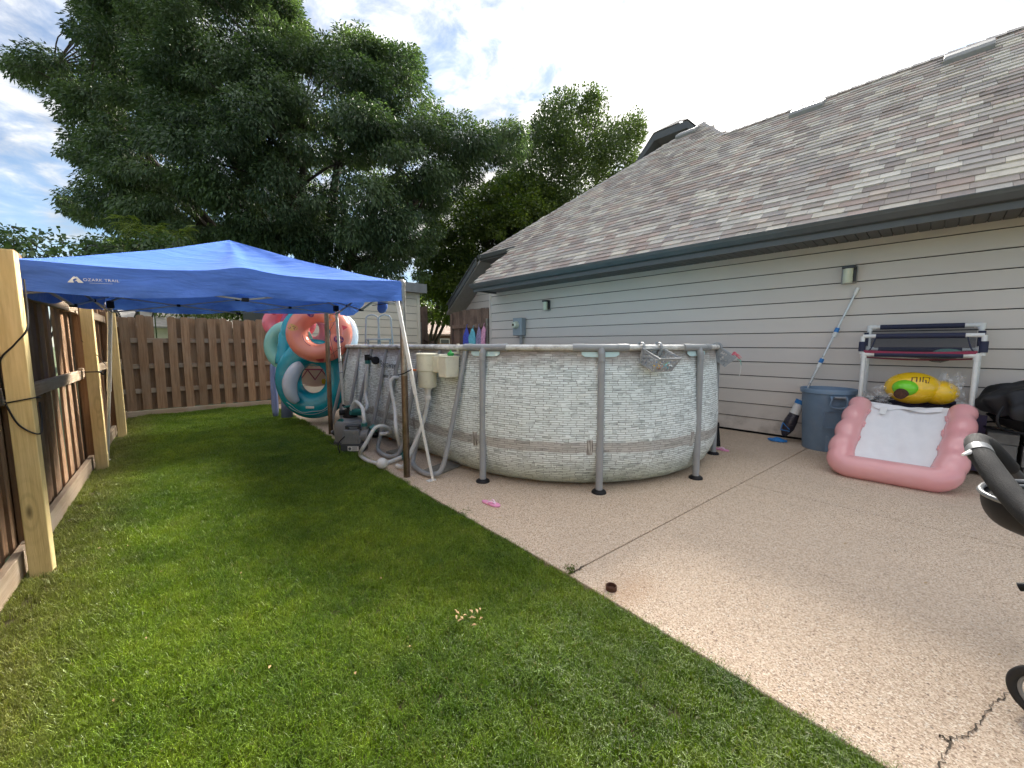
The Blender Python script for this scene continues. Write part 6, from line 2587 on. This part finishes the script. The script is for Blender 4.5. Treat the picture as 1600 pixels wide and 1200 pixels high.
for k in range(4):
    b.box(LP_(.03 + .035 * k, .099, .044), (.014, .003, .004), Matrix((uu_, vv_, nn_)).transposed())
obj('warning_print', b, 'print_dark', lg_, smooth=False)

# cinder blocks and the covered fire bowl
def block(c, d, label, rot=0):
    b = MB()
    rz = Matrix.Rotation(R(rot), 3, 'Z')
    b.box(c, d, rz)
    return tag(obj('cinder_block', b, 'concrete_block', smooth=False, bevel=.006), label, 'block', 'cinder blocks under the fire bowl')


for k, yb in enumerate((-.50, -.735)):
    nm = ('left', 'right')[k]
    block((6.13, yb, .075), (.36, .195, .15), 'dark grey cinder block, bottom of the %s stack under the fire bowl' % nm, 2)
    block((6.125, yb + .005, .250), (.37, .20, .193), 'dark grey cinder block, middle of the %s stack under the fire bowl' % nm, -1)
    block((6.13, yb, .400), (.36, .195, .10), 'thin grey cinder block, top of the %s stack under the fire bowl' % nm, 1)
fi = thing('fire_bowl', (6.14, -.78, .45), 'black fire bowl on cinder blocks beside the rack', 'fire bowl')
b = MB().lathe([(.06, .46), (.22, .475), (.34, .53), (.40, .60), (.41, .605), (.40, .61), (.30, .56)], (6.14, -.80, 0), n=32)
obj('bowl', b, 'black', fi)
b = MB().tube([Vector((6.14 + .44 * math.cos(a), -.80 + .44 * math.sin(a), .50)) for a in np.linspace(0, 2 * math.pi, 40)[:-1]], .010, 8, closed=True)
b.tube(smooth_path([(5.84, -.47, .72), (5.79, -.44, .62), (5.80, -.46, .54), (5.85, -.52, .50)], 6), .011, 8)
obj('ring_handle', b, 'black', fi)
b = MB().box((5.98, -.66, .58), (.1, .22, .10))
obj('ash_door', b, 'rust', fi, bevel=.01)
# crumpled cover
rn_ = np.random.default_rng(3)
ph = rn_.uniform(0, 6, 12)
def cover_fn(u, v):
    a = 2 * math.pi * u
    r_ = .47 * math.sin(math.pi * (.04 + .60 * v)) ** .75
    z = .945 - .32 * v ** 1.5
    fold = .030 * math.sin(a * 9 + ph[0] + v * 3) * v + .022 * math.sin(a * 17 + ph[1] - v * 6) * v + .02 * math.sin(a * 5 + v * 9 + ph[2])
    z += .02 * math.sin(a * 4 + ph[3]) + .014 * math.sin(a * 11 + v * 12 + ph[4]) + .03 * math.sin(a * 3 + ph[5]) * v
    return Vector((6.12 + (r_ + fold) * math.cos(a) * .78, -.80 + (r_ + fold) * math.sin(a), z))
b = MB().grid(cover_fn, 90, 26, closed_u=True)
cvr = tag(obj('fire_bowl_cover', b, 'blackcloth', smooth=True), 'crumpled black cover draped over the fire bowl', 'cover')

# ------------------------------------------------------------------ stroller at the right edge
st = thing('stroller', (2.15, -.35, 0), 'black stroller with grey foam handle entering at the right edge', 'stroller')
b = MB().tube(smooth_path([at_d(1660, 850, 1.02), at_d(1604, 800, 1.12), at_d(1566, 757, 1.21), at_d(1538, 718, 1.30), at_d(1527, 699, 1.36), at_d(1528, 690, 1.41), at_d(1545, 699, 1.48), at_d(1575, 731, 1.52)], 7), .0305, 18)
hb = obj('handle_grip', b, 'foam', st, smooth=True)
b = MB().tube(smooth_path([at_d(1573, 729, 1.52), at_d(1605, 762, 1.56), at_d(1660, 815, 1.6)], 5), .022, 14)
obj('handle_bar', b, 'pumpdark', st, smooth=True)
b = MB().tube([at_d(1533, 711, 1.32), at_d(1529, 703, 1.345)], .0325, 18)
obj('grip_ring', b, 'silver', hb)
b = MB().tube([at_d(1517, 706, 1.33), at_d(1504, 711, 1.30)], [.008, .004], 8)
obj('grip_button', b, 'white', hb)
# the stroller faces right, out of the picture: its axles run away from the camera
lat = ray(2050, 900)
lat = Vector((lat.x, lat.y, 0)).normalized()
fwd = Vector((lat.y, -lat.x, 0))
wd_, ws_ = lat, fwd
near_arm, far_arm = at_d(1660, 850, 1.02), at_d(1660, 815, 1.6)
# moulded console tray between the handle arms
tcn = at_d(1656, 782, 1.30)
ax1, ax2, ax3 = fwd, lat, Vector((0, 0, 1))


def tray_r(a):
    return 1 + .10 * abs(math.sin(a)) ** 3 + .02 * math.cos(5 * a)


def tray(u, v):
    a = 2 * math.pi * u
    rr = tray_r(a) * (math.cos(v * 1.25) ** .5)
    return tcn + ax1 * (.165 * rr * math.cos(a)) + ax2 * (.205 * rr * math.sin(a)) - ax3 * (.115 * math.sin(v * 1.4))


b = MB().grid(tray, 48, 12, closed_u=True)
obj('tray', b, 'black', st, smooth=True)
for sc_, dz, rr in ((1.0, .003, .0085), (.80, -.004, .0075)):
    b = MB().tube([tcn + ax1 * (.165 * tray_r(a) * math.cos(a) * sc_) + ax2 * (.205 * tray_r(a) * math.sin(a) * sc_) + ax3 * dz for a in np.linspace(0, 2 * math.pi, 49)[:-1]], rr, 8, closed=True)
    obj('tray_trim', b, 'silver', st, smooth=True)
b = MB().add([tcn + ax1 * (.163 * tray_r(a) * math.cos(a)) + ax2 * (.203 * tray_r(a) * math.sin(a)) - ax3 * .012 for a in np.linspace(0, 2 * math.pi, 49)[:-1]], [tuple(range(48))])
for q in (-.09, .09):
    b.lathe([(.036, -.012), (.040, .004), (.036, .008), (.032, .004), (.031, -.03), (.001, -.03)], tcn + ax2 * q, n=20)
obj('tray_top', b, 'black', st, smooth=30)
wc = at_z(1641, 1092, .098)


def wheel(c, r_, parent):
    b = MB().tube([c + ws_ * (r_ - .014) * math.cos(a) + SZ * (r_ - .014) * math.sin(a) for a in np.linspace(0, 2 * math.pi, 49)[:-1]], .0145, 12, closed=True)
    w_ = obj('wheel', b, 'rubber', parent, smooth=True)
    b = MB().tube([c + ws_ * (r_ - .031) * math.cos(a) + SZ * (r_ - .031) * math.sin(a) for a in np.linspace(0, 2 * math.pi, 49)[:-1]], .007, 8, closed=True)
    for k in range(3):
        a = 2 * math.pi * k / 3 + .5
        b.bar(c, c + ws_ * (r_ - .03) * math.cos(a) + SZ * (r_ - .03) * math.sin(a), .016, .012)
    b.lathe([(.02, -.015), (.022, .0), (.02, .015)], c, Matrix((ws_, SZ, wd_)).transposed(), n=14)
    obj('rim', b, 'pumpgrey', w_)


wheel(wc, .098, st)
wheel(wc + lat * .50, .098, st)
fr0, fr1 = wc + fwd * .66 + lat * .03 - SZ * .013, wc + fwd * .66 + lat * .47 - SZ * .013
wheel(fr0, .085, st)
wheel(fr1, .085, st)
b = MB()
m0, m1 = near_arm.lerp(fr0, .55), far_arm.lerp(fr1, .55)
b.tube([near_arm, m0, fr0 + SZ * .10], .013, 10)
b.tube([far_arm, m1, fr1 + SZ * .10], .013, 10)
b.tube([wc, m0], .013, 10)
b.tube([wc + lat * .50, m1], .013, 10)
b.tube([wc, wc + lat * .50], .010, 10)
b.tube([fr0, fr0 + SZ * .12], .012, 8)
b.tube([fr1, fr1 + SZ * .12], .012, 8)
b.tube([fr0 + SZ * .12, fr1 + SZ * .12], .012, 8)
b.tube([m0, m1], .012, 8)
b.tube([at_d(1640, 930, 1.25), at_d(1601, 917, 1.28)], .009, 10)
b.tube([at_d(1640, 930, 1.25), wc.lerp(m0, .45)], .009, 10)
obj('frame', b, 'pumpdark', st)
b = MB().tube([at_d(1606, 917, 1.27), at_d(1592, 917, 1.285)], .0135, 12)
obj('brake_knob', b, 'black', st)


def seat_fn(u, v):
    prof_ = [(.10, .95), (.16, .70), (.22, .48), (.30, .42), (.48, .43), (.56, .40), (.60, .22)]
    q = v * (len(prof_) - 1)
    k_ = min(int(q), len(prof_) - 2)
    f_ = q - k_
    x = prof_[k_][0] * (1 - f_) + prof_[k_ + 1][0] * f_
    z = prof_[k_][1] * (1 - f_) + prof_[k_ + 1][1] * f_
    return Vector((wc.x, wc.y, 0)) + fwd * (x + .03 * math.cos(2 * math.pi * u)) + lat * (.07 + .36 * u) + SZ * (z - .05 * math.sin(math.pi * u))


b = MB().grid(seat_fn, 10, 18)
obj('seat', b, 'blackcloth', st, smooth=True, solid=.02)
b = MB().grid(lambda u, v: Vector((wc.x, wc.y, 0)) + fwd * (.12 + .30 * math.sin(v * 1.9)) + lat * (.06 + .38 * u) + SZ * (.92 + .16 * math.cos(v * 1.9 - .6) + .06 * math.sin(math.pi * u)), 10, 10)
obj('sun_hood', b, 'blackcloth', st, smooth=True, solid=.012)

# ------------------------------------------------------------------ small things on the slab
def flip_flop(c, ang, L, label):
    t_ = thing('flip_flop', c, label, 'flip-flop', 'pink flip-flops on the slab')
    t_.rotation_euler = (0, 0, ang)
    out = []
    for i in range(28):
        a = 2 * math.pi * i / 28
        x = math.cos(a) * L / 2
        wv = .19 + .035 * math.cos(a) - .05 * math.exp(-((math.cos(a) + .1) / .45) ** 2)
        out.append((x, math.sin(a) * L * wv, 0))
    b = MB().prism(out, (0, 0, .001), (0, 0, .016))
    obj('sole', b, 'pinkplastic', t_, smooth=30, bevel=.004, local=True)
    b = MB()
    tp = (L * .26, 0, .017)
    for s_ in (-1, 1):
        b.tube(smooth_path([tp, (L * .12, s_ * L * .07, .034), (-L * .02, s_ * L * .135, .032), (-L * .10, s_ * L * .165, .014)], 5), .0065, 8, flat=.6)
    obj('strap', b, 'pinkstrap', t_, local=True)
    return t_


flip_flop(at_z(767, 788, 0), math.atan2(*(lambda d: (d.y, d.x))(at_z(783, 793) - at_z(752, 783))), .19, 'pink flip-flop on the slab near the lawn edge')
flip_flop(at_z(1126, 703, 0), math.atan2(*(lambda d: (d.y, d.x))(at_z(1137, 705) - at_z(1114, 700))), .20, 'pink flip-flop behind the right end of the pool')
# folded black umbrella-like thing behind the pool end
uc = at_z(1119, 697, 0)
b = MB()
b.prism([uc + lx_ * x + SZ * z for x, z in ((-.065, 0), (.045, 0), (.012, .27), (.0, .31), (-.018, .30), (-.035, .15))], ly_ * -.03, ly_ * .03)
b.prism([uc + lx_ * x + SZ * z for x, z in ((-.03, .26), (.015, .26), (.006, .315), (-.02, .32))], ly_ * -.04, ly_ * .04)
tag(obj('folded_stand', b, 'black', smooth=False, bevel=.008), 'black wedge-shaped folded stand behind the right pool end', 'stand')
rg = at_z(955, 921, 0)
b = MB()
pr = [(.024, .0), (.029, .0), (.029, .022), (.027, .024), (.024, .022), (.0235, .006), (.001, .005)]
b.lathe(pr, rg, n=24)
tag(obj('iron_ring', b, 'rust'), 'small rusted iron pipe ring on the slab', 'iron ring')

# swimwear drying on the gate fence
def garment(pts, mat, label, thick=.03):
    P_ = [at_x(x, y, 6.43) for x, y in pts]
    b = MB().prism(P_, (-thick / 2, 0, 0), (thick / 2, 0, 0))
    o = obj('swimsuit', b, mat, smooth=30, bevel=.010)
    tag(o, label, 'swimsuit', 'swimwear hung on the gate fence')
    hk = MB().tube([P_[0] + Vector((0, 0, .0)), P_[0] + Vector((.01, 0, .06)), P_[0] + Vector((.035, 0, .07))], .006, 6)
    obj('strap', hk, mat, o)
    return o


garment([(729, 511), (731, 516), (733, 524), (732, 545), (724, 545), (724, 526), (727, 516)], 'swim_blue', 'blue swimsuit hanging leftmost on the gate fence')
garment([(739, 513), (742, 520), (743, 530), (743, 548), (734, 548), (732, 527), (735, 520), (737, 514)], 'swim_teal', 'teal swimsuit hanging second on the gate fence')
garment([(748, 510), (751, 516), (752, 530), (753, 548), (744, 548), (744, 530), (746, 518)], 'swim_grey', 'grey patterned swimsuit hanging beside the pink one')
garment([(756, 509), (759, 515), (758, 530), (758, 548), (752, 548), (752, 530), (753, 515)], 'swim_pink', 'pink swimsuit hanging rightmost on the gate fence')

# ------------------------------------------------------------------ leaf litter
g = np.random.default_rng(9)
LV = []
def bit(x, y, z, L, Wd, curl):
    a = g.uniform(0, 6.28)
    d = np.array([math.cos(a), math.sin(a), 0])
    s = np.array([-d[1], d[0], 0])
    p = np.array([x, y, z])
    up = np.array([0, 0, 1.0])
    LV.extend([p, p + d * L * .5 + s * Wd + up * curl, p + d * L + up * curl * .3, p + d * L * .5 - s * Wd + up * curl * .6])
for k in range(70):
    x, y = g.uniform(1.7, 6.4), g.uniform(-1.6, 3.2)
    if x < edge_x(y) + .05 or math.hypot(x - 4.05, y - 3.3) < 1.7:
        continue
    bit(x, y, .004, g.uniform(.012, .032), g.uniform(.002, .006), g.uniform(.002, .010))
for k in range(40):
    x = g.uniform(0, .12)
    y = g.uniform(-2.5, 3.0)
    bit(float(edge_x(y)) + x, y, .004, g.uniform(.01, .022), g.uniform(.001, .003), .004)
for k in range(14):
    p = at_z(726 + g.normal() * 14, 962 + g.normal() * 6, .035)
    bit(p.x, p.y, .034, g.uniform(.02, .035), g.uniform(.004, .008), .008)
for k in range(16):
    p = at_z(g.uniform(150, 900), g.uniform(720, 1150), .03)
    if p.x < edge_x(p.y) - .1 and p.x > -.3:
        bit(p.x, p.y, .034, g.uniform(.012, .022), g.uniform(.003, .006), .006)
o = bpy.data.objects.new('leaf_litter', np_mesh('leaf_litter', np.array(LV), 4, M['leaf_dry']))
COL.objects.link(o)
tag(o, 'dry leaf bits scattered on slab and lawn', 'leaves', kind='stuff')
# weeds in the joint by the lawn
LV = []
for k in range(40):
    p = at_z(890 + g.normal() * 5, 892 + g.normal() * 3, 0)
    bit(p.x, p.y, .0, g.uniform(.015, .03), g.uniform(.001, .002), g.uniform(.01, .03))
for k in range(30):
    y = g.uniform(3.0, 3.4)
    p = at_z(722 + g.normal() * 6, 803 + g.normal() * 4, 0)
    bit(p.x, p.y, .002, g.uniform(.02, .05), g.uniform(.0008, .0016), g.uniform(.004, .012))
o = bpy.data.objects.new('weeds', np_mesh('weeds', np.array(LV), 4, M['leaf_weed'], g.uniform(0, .5, len(LV) // 4)))
COL.objects.link(o)
tag(o, 'tiny weeds and clippings in the slab joint', 'weeds', kind='stuff')
